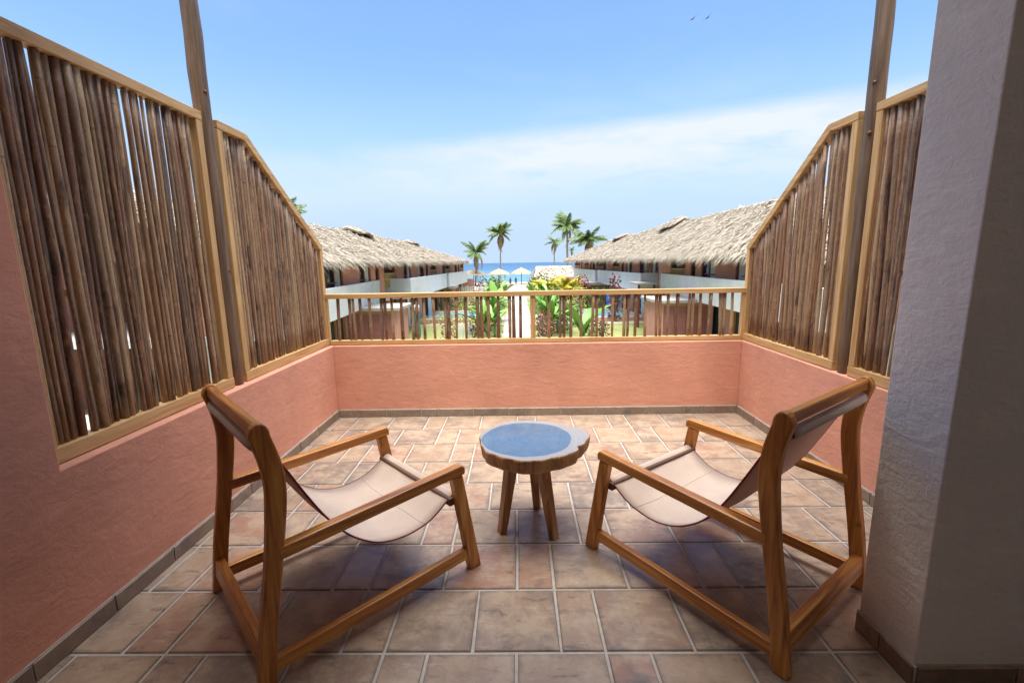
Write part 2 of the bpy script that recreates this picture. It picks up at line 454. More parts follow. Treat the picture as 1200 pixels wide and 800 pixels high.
# ---- skirting tiles
def skirting(parent, p, q, nrm, phase, seq, hgt=.066, th=.011):
    """tiles standing along p->q against a wall, thickness towards nrm"""
    p = Vector((*p, 0)); q = Vector((*q, 0)); L = (q-p).length; d = (q-p)/L; n = Vector((*nrm, 0))
    g_ = MB(); Pb = lambda u, v, z: p+d*u+n*v+Vector((0, 0, z))
    g_.add([Pb(u, v, z) for z in (-.012, hgt+.0035) for u, v in ((0, .0005), (L, .0005), (L, .0065), (0, .0065))], [(0,3,2,1),(4,5,6,7),(0,1,5,4),(1,2,6,5),(2,3,7,6),(3,0,4,7)])
    g_.build('grout_bed', 'grout', parent)
    t = -phase; i = 0
    while t < L:
        a, b = max(t, 0)+.004, min(t+seq[i % len(seq)], L)-.004
        if b-a > .02:
            c = MB(); e = .003
            P = lambda u, v, z: p+d*u+n*v+Vector((0, 0, z))
            lo_, hi_ = .003, hgt
            vs = [P(a,.001,lo_),P(b,.001,lo_),P(b,th,lo_),P(a,th,lo_),P(a,.001,hi_),P(b,.001,hi_),P(b-e,th-e,hi_),P(a+e,th-e,hi_),P(a,th,hi_-e),P(b,th,hi_-e)]
            c.add(vs, [(0,3,2,1),(4,5,6,7),(3,2,9,8),(8,9,6,7),(1,2,9,6,5),(0,3,8,7,4)])
            c.build('skirting_tile', 'skirting_tile', parent)
        t += seq[i % len(seq)]; i += 1

def wall_from_profile(name, poly, axis, a, b, m): return MB().prism(poly, axis, a, b).build(name, m, bevel=.006)
# left wall: full height up to the screen, then a low parapet
lw = wall_from_profile('terrace_wall', [(-3.0, -.014), (YB-.003, -.014), (YB-.003, ZT), (1.442, ZT), (1.442, 2.98), (-3.0, 2.98)], 0, XL-.20, XL, 'terracotta_stucco')
tag(lw, 'rough terracotta stucco wall on the left, full height up to the stick screen and low below it', 'wall')
rw = wall_from_profile('parapet_wall', [(PY1+.002, -.014), (YB-.003, -.014), (YB-.003, ZT), (PY1+.002, ZT)], 0, XR, XR+.20, 'terracotta_stucco')
tag(rw, 'low terracotta parapet under the right-hand stick screen, ending behind the grey pillar', 'wall')
bw = MB().box((XL-.2, YB, -.014), (XR+.2, YB+.18, ZT)).build('parapet_wall', 'terracotta_stucco', bevel=.006)
tag(bw, 'low terracotta parapet across the far end of the terrace under the railing', 'wall')
def wall_ledge(): pass
skirting(bw, (XL+.012, YB), (XR-.012, YB), (0, -1), .045, [.15, .302, .302])
skirting(lw, (XL, -.5), (XL, YB-.012), (1, 0), .08, [.302])
skirting(rw, (XR, PY1+.01), (XR, YB-.012), (-1, 0), .1, [.302])
# sill lines: thin strips of smoother render along the parapet top
pil = MB().box((PX, PY0, -.014), (3.2, PY1, 2.98)).build('plaster_pillar', 'grey_plaster', bevel=.005)
tag(pil, 'thick grey textured plaster pillar at the right edge with a brown tile base', 'pillar')
skirting(pil, (PX, PY0-.011), (PX, PY1), (-1, 0), .07, [.20])
skirting(pil, (PX, PY0), (3.1, PY0), (0, -1), .0, [.302])

# roof over the terrace and the room behind the camera (both out of the picture: they give the shade)
roofslab = MB().box((-9, -3.2, 2.985), (9, 1.90, 3.2)).build('ceiling', 'ceiling_plaster'); tag(roofslab, kind='structure')
bwall = MB().box((-9, -3.4, -.014), (9, -3.2, 2.98)).build('house_wall', 'ceiling_plaster'); tag(bwall, 'cream plaster house wall behind the terrace roof', 'wall')
# neighbouring terraces on both sides, seen only through the gaps of the screens
for x, lab in ((-5.4, 'terracotta partition wall of the neighbouring terrace beyond the left stick screen'), (5.6, 'terracotta partition wall of the neighbouring terrace beyond the right stick screen')):
    o = MB().box((x-.1, -3.1, -.014), (x+.1, 3.6, 1.9)).build('partition_wall', 'pink_stucco'); tag(o, lab, 'wall')

# ---- round timber posts
def pole(x, y, lab, seed):
    rr = random.Random(seed)
    pts = [(x+rr.uniform(-.003, .003), y+rr.uniform(-.003, .003), ZT+.002+(2.98-ZT)*i/14) for i in range(15)]
    o = MB().tube(pts, [.0415+rr.uniform(-.0015, .0015) for _ in pts], 20).build('timber_post', 'pole_wood', smooth=True)
    k = MB()
    for zz in (1.28, 1.95, 2.2):
        a = rr.uniform(-1, 1)+(0 if x < 0 else math.pi)
        c = Vector((x+math.cos(a)*.036, y+math.sin(a)*.036-.01, zz))
        k.tube([c, c+Vector((math.cos(a), math.sin(a), 0))*.010], [.012, .006], 8)
    k.build('knot', 'dark_bar', o, smooth=True)
    return tag(o, lab, 'post', 'round posts carrying the terrace roof')
pole(SXL-.03, 2.552, 'round brown timber post between the two left-hand stick screens', 1)
pole(SXR+.035, 2.635, 'round brown timber post between the two right-hand stick screens', 2)

# ---- screens of upright sticks
def stick(parent, x, y, z0, z1, r0, rr, bend=.007, lean=.013, n=8):
    m = max(5, int((z1-z0)/.17)+2)
    dx, dy = rr.uniform(-lean, lean)*.4, rr.uniform(-lean, lean)
    ph, am, fr = rr.uniform(0, 6.3), rr.uniform(.3, 1)*bend, rr.uniform(2.5, 5.5)
    flip = rr.random() < .5
    pts, rad = [], []
    for i in range(m):
        t = i/(m-1); z = z0+(z1-z0)*t
        pts.append((x+dx*(t-.5)+am*.5*math.cos(ph+fr*1.3*z), y+dy*(t-.5)*2+am*math.sin(ph+fr*z)+rr.uniform(-.0018, .0018), z))
        q = t if flip else 1-t
        rad.append(r0*(.86+.28*q)*rr.uniform(.94, 1.07))
    o = MB().tube(pts, rad, n).build('stick', 'stick_bark', parent, smooth=True)
    return o
def screen(lab, sgn, xin, y0, y1, ztop, seed, slope=None, pitch=.0285, fw=.045):
    """xin: inner face; the frame runs outwards by .055. slope = (kink y, low z at y1)"""
    rr = random.Random(seed)
    xo = xin-.055*sgn*-1 if False else xin+(.055 if sgn > 0 else -.055)
    xa, xb = min(xin, xo), max(xin, xo); xm = (xa+xb)/2
    t = empty('stick_screen', (xm, (y0+y1)/2, ZT+.003)); t['label'] = lab; t['category'] = 'screen'; t['group'] = 'stick screens along the terrace sides'
    L = lambda p: (p[0]-t.location.x, p[1]-t.location.y, p[2]-t.location.z)
    zb0, zb1 = ZT+.003, ZT+.06
    def part(name, mb, m, **kw):
        mb.v = [L(p) for p in mb.v]; return mb.build(name, m, t, **kw)
    part('bottom_rail', MB().box((xa-.004, y0, zb0), (xb+.004, y1, zb1)), 'pine_y', bevel=.003)
    part('stile', MB().box((xa, y0, zb1+.001), (xb, y0+fw, ztop-fw)), 'pine_z', bevel=.003)
    if slope is None:
        part('stile', MB().box((xa, y1-fw, zb1+.001), (xb, y1, ztop-fw)), 'pine_z', bevel=.003)
        part('top_rail', MB().box((xa-.002, y0, ztop-fw+.001), (xb+.002, y1, ztop)), 'pine_y', bevel=.003)
        zt = lambda y: ztop-fw
    else:
        yk, zl = slope
        part('stile', MB().prism([(y1-fw, zb1+.001), (y1, zb1+.001), (y1, zl-.012), (y1-fw, zl+.02)], 0, xa, xb), 'pine_z', bevel=.003)
        part('top_rail', MB().prism([(y0, ztop-fw+.001), (yk-.016, ztop-fw+.001), (yk+.006, ztop), (y0, ztop)], 0, xa-.002, xb+.002), 'pine_y', bevel=.003)
        d = Vector((y1-yk, zl-ztop)).normalized(); nrm = Vector((d.y, -d.x))
        a = Vector((yk+.008, ztop)); b = Vector((y1, zl))
        part('sloped_rail', MB().prism([tuple(a), tuple(b), (y1, zl-.012-.002), tuple(b+nrm*fw*1.0+d*-.012), (yk-.013, ztop-fw+.0015)], 0, xa-.003, xb+.003), 'pine_y', bevel=.002)
        zt = lambda y: (ztop-fw) if y < yk else ztop+(zl-ztop)*(y-yk)/(y1-yk)-fw*1.25
    back = xm+(.028 if sgn > 0 else -.028)
    for zz in (1.2,):
        part('batten', MB().box((back+sgn*.012-.008, y0+.01, zz), (back+sgn*.012+.008, y1-.01, zz+.03)), 'pine_y')
    y = y0+fw+.012
    while y < y1-fw-.006:
        r0 = rr.choice([.0080, .0090, .0100, .0110, .0122]) if rr.random() > .10 else .0150
        top = zt(min(y+.012, y1-fw))-.002 if slope is None else zt(y+.008)-.002
        if top-zb1 > .3:
            o = stick(t, xm+rr.uniform(-.007, .007), y, zb1+.001, top, r0, rr)
            o.data.transform(Matrix.Translation((-t.location.x, -t.location.y, -t.location.z)))
            if rr.random() < .5:
                yb_ = min(max(y+rr.uniform(-.012, .012), y0+fw+.01), y1-fw-.01)
                o = stick(t, xm+sgn*.019, yb_, zb1+.001, (zt(yb_+.012))-.002, r0*.8, rr)
                o.data.transform(Matrix.Translation((-t.location.x, -t.location.y, -t.location.z)))
        y += r0*2*rr.uniform(.98, 1.16)+(rr.uniform(.003, .008) if rr.random() < .24 else 0)
    return t
screen('large rectangular screen of dark upright sticks, nearest on the left', -1, SXL, 1.446, 2.492, 2.092, 11)
screen('screen of brown upright sticks with a sloping top, between the left post and the railing', -1, SXL, 2.612, 3.838, 2.088, 12, (2.874, 1.455))
screen('screen of brown upright sticks with a sloping top, between the right post and the railing', 1, SXR, 2.700, 3.838, 2.088, 13, (2.935, 1.40))
screen('rectangular stick screen partly hidden behind the grey pillar on the right', 1, SXR, 1.452, 2.572, 2.088, 14)

# ---- railing on the far parapet
rl = empty('railing', (.12, 3.83, ZT)); tag(rl, 'low timber railing of thin round balusters on the far parapet', 'railing')
ro = Vector(rl.location)
def rpart(name, a, b, m, bev=.003):
    return MB().box(tuple(Vector(a)-ro), tuple(Vector(b)-ro)).build(name, m, rl, bevel=bev)
rpart('bottom_rail', (-1.60, 3.805, ZT+.004), (1.865, 3.855, ZT+.041), 'pine_x')
rpart('top_rail', (-1.662, 3.797, 1.024), (1.925, 3.863, 1.064), 'pine_x')
for xc in (-1.632, .123, 1.888):
    rpart('rail_post', (xc-.021, 3.808, ZT+.0425 if abs(xc) < 1 else ZT+.004), (xc+.021, 3.852, 1.0225), 'pine_z')
BX = [-1.526, -1.427, -1.395, -1.337, -1.257, -1.159, -1.126, -1.068, -.988, -.894, -.857, -.796, -.714, -.616, -.587, -.524, -.444, -.343, -.310, -.253, -.169, -.073, -.039, .018,
      .256, .354, .386, .444, .526, .627, .661, .714, .794, .893, .925, .987, 1.066, 1.160, 1.192, 1.255, 1.334, 1.432, 1.464, 1.527, 1.605, 1.695, 1.726, 1.791]
rr = random.Random(5)
for bx_ in BX:
    o = stick(rl, bx_, 3.83, ZT+.0405, 1.0245, rr.uniform(.0115, .0145), rr, .003, .012, 8)
    o.name = 'baluster'; o.data.name = 'baluster'
    o.data.transform(Matrix.Translation(-ro))

# ================================================================== FURNITURE
def extrude_sz(prof, y0, y1): return MB().prism(prof, 1, y0, y1)
def catmull(P, n=8):
    P = [Vector(p) for p in P]; out = []
    for i in range(len(P)-1):
        a, b, c, d = P[max(i-1, 0)], P[i], P[i+1], P[min(i+2, len(P)-1)]
        for k in range(n):
            t = k/n
            out.append(.5*((2*b)+(c-a)*t+(2*a-5*b+4*c-d)*t*t+(3*b-a-3*c+d)*t**3))
    out.append(P[-1]); return out
def make_chair(loc, ang, lab, half):
    t = empty('sling_chair', loc, R(ang)); tag(t, lab, 'chair', 'wooden sling chairs')
    T, hw = .036, half
    back = [(-.026, 0), (-.002, .2), (.034, .42), (.052, .58), (.056, .66), (.046, .74), (.026, .815)]
    front = [(.026, 0), (.050, .2), (.086, .42), (.110, .58), (.114, .66), (.106, .735), (.086, .81)]
    cb = [tuple(p) for p in catmull([(a, b, 0) for a, b in back], 4)]; cf = [tuple(p) for p in catmull([(a, b, 0) for a, b in front], 4)]
    topc = Vector((.056, .8125)); arc = []
    for k in range(1, 8):
        a = math.pi*k/8; arc.append((topc.x+.030*math.cos(a)-.0*k, topc.y+.043*math.sin(a)))
    prof = [(p[0], p[1]) for p in cf]+arc+[(p[0], p[1]) for p in cb[::-1]]
    arm = [(.07, .412), (.735, .444), (.790, .447), (.790, .470), (.787, .480), (.778, .487), (.766, .4885), (.07, .455)]
    fleg = [(.728, .4425), (.779, .4455), (.861, 0), (.803, 0)]
    stre = [(.02, .042), (.812, .055), (.800, .106), (.024, .090)]
    for s in (-1, 1):
        yc = s*(hw-T/2)
        extrude_sz(prof, yc-T/2, yc+T/2).build('rear_leg', 'teak_z', t, bevel=.006)
        extrude_sz(arm, yc-T/2-.002, yc+T/2+.002).build('armrest', 'teak_x', t, bevel=.006)
        extrude_sz(fleg, yc-T/2, yc+T/2).build('front_leg', 'teak_z', t, bevel=.006)
        extrude_sz(stre, yc-T/2+.005, yc+T/2-.005).build('stretcher', 'teak_x', t, bevel=.004)
    yi = hw-T+.006
    extrude_sz([(-.012, .072), (.022, .074), (.026, .142), (-.006, .140)], -yi, yi).build('rear_brace', 'teak_y', t, bevel=.004)
    extrude_sz([(.040, .808), (.078, .803), (.074, .846), (.042, .850)], -yi, yi).build('crest_rail', 'teak_y', t, bevel=.008)
    MB().tube([(.052, -yi, .776), (.052, yi, .776)], .0125, 14).build('back_bar', 'dark_bar', t, smooth=True)
    extrude_sz([(.728, .312), (.768, .312), (.768, .346), (.728, .346)], -yi, yi).build('front_bar', 'dark_bar', t, bevel=.004)
    # the sling: one sheet of canvas from the back bar down and up to the front bar
    pr = catmull([(.046, 0, .7585), (.035, 0, .770), (.040, 0, .7885), (.056, 0, .7925), (.069, 0, .780), (.090, 0, .745), (.128, 0, .672), (.175, 0, .578), (.235, 0, .470), (.300, 0, .378), (.360, 0, .322), (.430, 0, .285),
                  (.535, 0, .263), (.633, 0, .280), (.705, 0, .318), (.752, 0, .349), (.772, 0, .349), (.773, 0, .330)], 5)
    ws = yi-.014; ny = 13; vs = []; fs = []
    for i, p in enumerate(pr):
        f_ = min(1, max(0, (p.z-.26)/.25)); 
        for k in range(ny):
            q = -1+2*k/(ny-1)
            sag = .010*(1-q*q)*(1 if .08 < p.x < .74 else 0)-.004*(abs(q) > .95)
            rip = .0018*math.sin(9*q+31*p.x)*(1 if .1 < p.x < .73 else 0)
            vs.append((p.x-sag*.3, q*ws*(1-.012*math.sin(math.pi*min(1, i/len(pr)))), p.z-sag*.6+rip))
    for i in range(len(pr)-1):
        for k in range(ny-1): fs.append((i*ny+k, i*ny+k+1, (i+1)*ny+k+1, (i+1)*ny+k))
    b = MB().add(vs, fs); sl = b.build('sling', 'canvas', t, smooth=True)
    md = sl.modifiers.new('thick', 'SOLIDIFY'); md.thickness = .0035; md.offset = 0; sl.data.materials.append(M['canvas_back_bounce']); md.material_offset = 1; md.material_offset_rim = 0
    for k in (0, ny-1):
        edge = [Vector(vs[i*ny+k]) for i in range(22, len(pr)-6)]
        MB().tube(edge, .0034, 6).build('piping', 'piping_cloth', sl, smooth=True)
    i = min(range(len(pr)), key=lambda j: abs(pr[j].x-.615))
    MB().tube([Vector(vs[i*ny+k])+Vector((0, 0, .002)) for k in range(ny)], .0016, 6).build('seam', 'canvas', sl, smooth=True)
    i = min(range(len(pr)), key=lambda j: abs(pr[j].x-.625)+abs(pr[j].z-.27))
    return t
make_chair((-1.0225, 1.435, 0), 44.5, 'wooden sling chair with pale canvas on the left of the tree-slice table', .330)
make_chair((1.0835, 1.4525, 0), 126.5, 'wooden sling chair with pale canvas right of the table, beside the grey pillar', .345)

def make_table():
    t = empty('side_table', (.055, 2.125, 0)); tag(t, 'low round side table made of a polished tree slice on three wooden legs', 'table')
    n = 96; rr = random.Random(3)
    def rad(a):
        r = .262+.006*math.sin(3*a+1)+.004*math.sin(7*a+.5)+.0025*math.sin(17*a)
        d = (a-R(18)+math.pi) % (2*math.pi)-math.pi
        r += .030*math.exp(-(d/.42)**2)                          # swelling on the right
        d2 = (a-R(-27)+math.pi) % (2*math.pi)-math.pi
        r -= .016*math.exp(-(d2/.07)**2)                          # notch in the bark
        return r
    layers = [(.378, .80), (.380, .930), (.388, .958), (.405, .978), (.425, .990), (.441, .996), (.4475, .990), (.450, .978)]
    vs, fs = [], []
    for li, (z, sc) in enumerate(layers):
        for k in range(n):
            a = 2*math.pi*k/n
            r = rad(a)*sc
            if 1 < li < 6: r += rr.uniform(-.0022, .0022)+.0012*math.sin(19*a+li*.9)+.0012*math.sin(31*a-li)
            vs.append((r*math.cos(a), r*math.sin(a)*.985, z))
    for li in range(len(layers)-1):
        for k in range(n): fs.append((li*n+k, li*n+(k+1) % n, (li+1)*n+(k+1) % n, (li+1)*n+k))
    body = MB().add(vs, fs+[tuple(range(n))[::-1]])
    bk = body.build('bark_edge', 'slice_bark', t, smooth=True)
    top = MB().add([vs[(len(layers)-1)*n+k] for k in range(n)]+[(0, 0, .4505)], [(k, (k+1) % n, n) for k in range(n)])
    top.build('tabletop', 'slice_top', t)
    for (fx, fy), (tx, ty) in (((-.150, -.088), (-.095, -.060)), ((.100, -.135), (.045, -.085)), ((.032, .140), (.010, .080))):
        b = MB(); f_ = Vector((fx, fy, 0)); h_ = Vector((tx, ty, .3785))
        a = math.atan2(fy, fx); vs_ = []
        for c, wd in ((f_, .025), (h_, .036)):
            for q in range(4):
                an = a+math.pi/4+q*math.pi/2; vs_.append(c+Vector((math.cos(an), math.sin(an), 0))*wd*1.05)
        b.add(vs_, [(3,2,1,0),(4,5,6,7),(0,1,5,4),(1,2,6,5),(2,3,7,6),(3,0,4,7)])
        b.build('leg', 'table_wood_z', t, bevel=.004)
make_table()

# ================================================================== THE GROUNDS BELOW
GZ = -3.4
def sheet(name, x0, x1, y0, y1, z, m, n=1):
    b = MB().add([(x0, y0, z), (x1, y0, z), (x1, y1, z), (x0, y1, z)], [(0, 1, 2, 3)])
    return tag(b.build(name, m), kind='structure')
g_ = MB(); prof = [(-60, GZ), (112, GZ), (128, -4.6), (150, -6.6), (260, -9), (20000, -12)]
for i, (y, z) in enumerate(prof): g_.v += [(-16000, y, z), (-120, y, z), (120, y, z), (16000, y, z)]
for i in range(len(prof)-1):
    for k in range(3): g_.f.append((i*4+k, i*4+k+1, i*4+5+k, i*4+4+k))
tag(g_.build('ground', 'sand'), kind='structure')
sea = MB(); ys = [134, 200, 400, 1200, 4000, 16000]
for y in ys: sea.v += [(-14000, y, -6.0), (14000, y, -6.0)]
for i in range(len(ys)-1): sea.f.append((2*i, 2*i+1, 2*i+3, 2*i+2))
tag(sea.build('sea', 'sea_water'), kind='structure')
sheet('lawn', -13, -1.1, 8, 34.5, GZ+.012, 'lawn'); sheet('lawn', 1.1, 13, 8, 34.5, GZ+.012, 'lawn')
sheet('lawn', -9, -1.1, 43.5, 62, GZ+.012, 'lawn'); sheet('lawn', 1.1, 9, 43.5, 62, GZ+.012, 'lawn')
path = MB().box((-1.08, 6, GZ-.1), (1.08, 100, GZ+.02)).build('path', 'concrete'); tag(path, kind='structure')
sm = MB().box((-1.03, -.99, 0), (1.03, .99, .045)).mesh('paving_slab')
y = 9.0
while y < 99:
    o = obj('paving_slab', sm, 'concrete', path, loc=(random.uniform(-.01, .01), y, GZ+.021)); y += 2.02

# ---- swimming pools with stone kerbs
def pool(x0, x1, y0, y1, lab):
    t = empty('swimming_pool', ((x0+x1)/2, (y0+y1)/2, GZ)); tag(t, lab, 'pool', 'pools behind the lawns')
    hx, hy = (x1-x0)/2, (y1-y0)/2
    k = .55
    for nm, a, b in (('kerb', (-hx, -hy-k, 0), (hx, -hy, .34)), ('kerb', (-hx, hy, 0), (hx, hy+k, .34)), ('kerb', (-hx-k, -hy-k, 0), (-hx-.003, hy+k, .343)), ('kerb', (hx+.003, -hy-k, 0), (hx+k, hy+k, .343))):
        MB().box(a, b).build(nm, 'pink_stone', t, bevel=.03)
    MB().box((-hx, -hy+.003, .02), (hx, hy-.003, .26)).build('water', 'pool_water', t)
pool(-8.8, -2.6, 36.5, 41.8, 'long blue pool with pink stone kerbs on the left of the path')
pool(5.4, 9.6, 36.5, 41.8, 'small blue pool with pink stone kerbs on the right of the path')

# ---- thatch
def strips(surf, n_u, n_v, length, width, lift, seed, jit=.35, fringe=False):
    """surf(u,v) -> (point, down, side, normal) arrays; returns MB-like verts/faces of many small fronds"""
    r = np.random.default_rng(seed)
    u = (np.arange(n_u)[None, :]+r.uniform(-.5, .5, (n_v, n_u))+.5)/n_u
    v = (np.arange(n_v)[:, None]+r.uniform(-.6, .6, (n_v, n_u))+.5)/n_v
    u = u.ravel().clip(0, 1); v = v.ravel().clip(0, 1)
    P, D, Sd, N = surf(u, v)
    k = len(u)
    a = r.normal(0, jit, k)[:, None]
    d = D*np.cos(a)+Sd*np.sin(a); s = Sd*np.cos(a)-D*np.sin(a)
    lump = .5+.5*np.sin(u*n_u*.11+seed+1.7*np.sin(v*9+u*n_u*.037))*np.sin(v*13+u*n_u*.053+seed*1.3)
    L = (length*r.uniform(.55, 1.35, k)*(.75+.5*lump))[:, None]; Wd = (width*r.uniform(.5, 1.4, k))[:, None]
    l0 = (lift*r.uniform(.1, 1.1, k))[:, None]; l1 = (lift*r.uniform(.5, 2.6, k)*(.5+1.1*lump)+(lift*2.2 if not fringe else 0)*(r.random(k) < .04))[:, None]
    if fringe:
        d = d+N*r.uniform(-.05, .14, k)[:, None]+np.array([0, 0, -1])*r.uniform(.15, .95, k)[:, None]
        d /= np.linalg.norm(d, axis=1)[:, None]
    A = P+N*l0-s*Wd/2; B = P+N*l0+s*Wd/2
    C = P+N*l1+d*L*.6+s*Wd*.45; Dd = P+N*l1+d*L*.6-s*Wd*.45
    E_ = P+N*l1*.8+d*L+(s*r.uniform(-.6, .6, k)[:, None]*Wd)
    V = np.stack([A, B, C, Dd, E_], 1).reshape(-1, 3)
    i0 = (np.arange(k)*5)
    Q = np.stack([i0, i0+1, i0+2, i0+3], 1).tolist(); T = np.stack([i0+3, i0+2, i0+4], 1).tolist()
    return V, Q+T
def strip_object(name, sets, m, parent):
    V = []; F = []
    for v, f_ in sets:
        o = len(V)
        F += [tuple(i+o for i in q) for q in f_]; V += v.tolist()
    me = bpy.data.meshes.new(name); me.from_pydata(V, [], F); me.update()
    o = obj(name, me, m, parent); o['kind'] = 'stuff'
    return o
def quad_surf(e0, e1, r0, r1):
    """bilinear patch: eave e0->e1 (v=1), ridge r0->r1 (v=0)"""
    e0, e1, r0, r1 = (np.array(p, float) for p in (e0, e1, r0, r1))
    def f(u, v):
        u = u[:, None]; v = v[:, None]
        e = e0+(e1-e0)*u; r = r0+(r1-r0)*u
        P = r+(e-r)*v
        D = e-r; D = D/np.maximum(np.linalg.norm(D, axis=1), 1e-6)[:, None]
        Sd = ((e1-e0)*v+(r1-r0)*(1-v)); Sd = Sd+1e-9; Sd = Sd/np.linalg.norm(Sd, axis=1)[:, None]
        N = np.cross(Sd, D); N = N/np.maximum(np.linalg.norm(N, axis=1), 1e-6)[:, None]
        N *= np.sign(N[:, 2:3]+1e-9)
        return P, D, Sd, N
    return f

# ---- the thatched villas
def villa(sg, y0, y1, ex, rx, rz, fx, par, lab, seed, vent=None, hip=False, ez=1.57, dens=1.0, lead=()):
    """sg: -1 left / +1 right of the garden; ex(y) eave x, fx(y) facade x (both as distance from the path axis), rx ridge x"""
    rr = random.Random(seed)
    t = empty('thatched_villa', (sg*rx, (y0+y1)/2, GZ)); tag(t, lab, 'house', 'thatched villas either side of the garden')
    O = Vector(t.location)
    def part(name, mb, m, parent=None, **kw):
        mb.v = [tuple(Vector(p)-O) for p in mb.v]; return mb.build(name, m, parent or t, **kw)
    X = lambda a: sg*a
    # roof core (slab with thickness), front and back slopes, hip at the far end
    yr1 = y1-4.2 if hip else y1
    bx0, bx1 = 2*rx-ex(y0)+.5, 2*rx-ex(y1)+.5
    th = .22
    E0, E1, R0, R1, B0, B1 = (X(ex(y0)), y0, ez), (X(ex(y1)), y1, ez), (X(rx), y0, rz), (X(rx), yr1, rz), (X(bx0), y0, ez), (X(bx1), y1, ez)
    dn = lambda p: (p[0], p[1], p[2]-th)
    vs = [E0, E1, R0, R1, B0, B1]; vs = vs+[dn(p) for p in vs]
    fs = [(0,1,3,2), (2,3,5,4), (1,5,3), (6,8,9,7), (8,10,11,9), (7,9,11), (0,6,7,1), (4,5,11,10), (1,7,11,5), (0,2,8,6), (2,4,10,8)]
    rf = part('roof', MB().add(vs, fs), 'thatch_core')
    Lk = y1-y0; sl = math.hypot(rx-ex(y0), rz-ez)
    o3 = np.array(O)
    def loc(f):
        def g(u, v):
            P, D, Sd, N = f(u, v); return P-o3, D, Sd, N
        return g
    qs = loc(quad_surf(E0, E1, R0, R1))
    near = 1.0 if y0 < 20 else .8
    nu = int(Lk*19*dens*near); nv = int(sl*9*near)
    sets = [strips(qs, nu, nv, .50, .048/near, .04, seed, .22), strips(qs, int(nu*.3), int(nv*.6), .52, .07/near, .065, seed+5, .28)]
    sets.append(strips(loc(quad_surf(E0, E1, tuple(np.array(E0)*.93+np.array(R0)*.07), tuple(np.array(E1)*.93+np.array(R1)*.07))), int(Lk*26*near), 6, .62, .046/near, .06, seed+1, .20, True))
    # crest of the ridge
    sets.append(strips(loc(quad_surf(tuple(np.array(R0)*.97+np.array(E0)*.03), tuple(np.array(R1)*.97+np.array(E1)*.03), R0, R1)), int(Lk*18*near), 2, .4, .05/near, .06, seed+2, .4))
    if hip:
        hq = loc(quad_surf(E1, B1, R1, tuple(np.array(R1)+np.array((.02*sg, 0, 0)))))
        sets.append(strips(hq, int(abs(bx1-ex(y1))*15), nv, .5, .06, .04, seed+3, .24))
        sets.append(strips(loc(quad_surf(E1, B1, tuple(np.array(E1)*.93+np.array(R1)*.07), tuple(np.array(B1)*.93+np.array(R1)*.07))), int(abs(bx1-ex(y1))*16), 4, .5, .07, .06, seed+4, .22, True))
    strip_object('thatch_fronds', sets, 'thatch', rf)
    if vent:                                   # raised ridge cap with its gable towards the terrace, the shade inside painted as a dark block
        ya, rise, ln, hw_ = vent
        c = MB()
        sl_ = (rz-ez)/(rx-ex(ya))
        rings = [(ya-.25, rise*.72, .80), (ya+.1, rise, 1.0), (ya+1.3, rise*.98, 1.0), (ya+2.4, rise*.8, .95), (ya+ln, .05, .8)]
        lift_ = [.40, .52, .44, .02, .02]
        top_ = []
        for (yy, rs, hf), lf in zip(rings, lift_):
            top_ += [(X(rx-hw_*hf), yy, rz-hw_*hf*sl_+lf), (X(rx), yy, rz+rs), (X(rx+hw_*hf), yy, rz-hw_*hf*sl_+lf)]
        bot = [(p[0], p[1], p[2]-.11) for p in top_]; m_ = len(top_); fs_ = []
        for q in range(4):
            for e in (0, 1): fs_ += [(q*3+e, q*3+e+1, q*3+e+4, q*3+e+3), (m_+q*3+e, m_+q*3+e+3, m_+q*3+e+4, m_+q*3+e+1)]
            for e in (0, 2): fs_.append((q*3+e, q*3+e+3, m_+q*3+e+3, m_+q*3+e))
        fs_ += [(0, m_, m_+1, 1), (1, m_+1, m_+2, 2), (12, 13, m_+13, m_+12), (13, 14, m_+14, m_+13)]
        c.add(top_+bot, fs_)
        cap = part('ridge_cap', c, 'thatch_core', rf)
        for k in (-1, 1):
            ss = []
            for q in range(4):
                e0_, e1_ = top_[q*3+(0 if k < 0 else 2)], top_[q*3+3+(0 if k < 0 else 2)]
                ss.append(strips(loc(quad_surf(e0_, e1_, top_[q*3+1], top_[q*3+4])), max(8, int((rings[q+1][0]-rings[q][0])*22)), 13, .4, .055, .03, seed+8+k+q*7))
            strip_object('cap_fronds', ss, 'thatch', cap)
        part('vent_shade', MB().prism([(X(rx-hw_*.75), rz-hw_*.75*sl_-.1), (X(rx-hw_*.75), rz-hw_*.75*sl_+rise*.45), (X(rx), rz+rise-.2), (X(rx+hw_*.75), rz-hw_*.75*sl_+rise*.45), (X(rx+hw_*.75), rz-hw_*.75*sl_-.1)], 1, ya+.2, ya+2.2), 'dark_cloth', rf)
    # upper floor behind the balcony: wall pieces, windows, open loggias
    ZF, ZW = -.75, ez-.03
    y = y0+.2; k = 0
    pattern = ['glass', 'wall', 'glass', 'nib', 'slit', 'nib', 'loggia', 'wall', 'glass', 'loggia', 'loggia', 'nib', 'slit', 'nib', 'glass', 'wall']
    k = seed % 3 if not lead else 0
    pattern = list(lead)+pattern
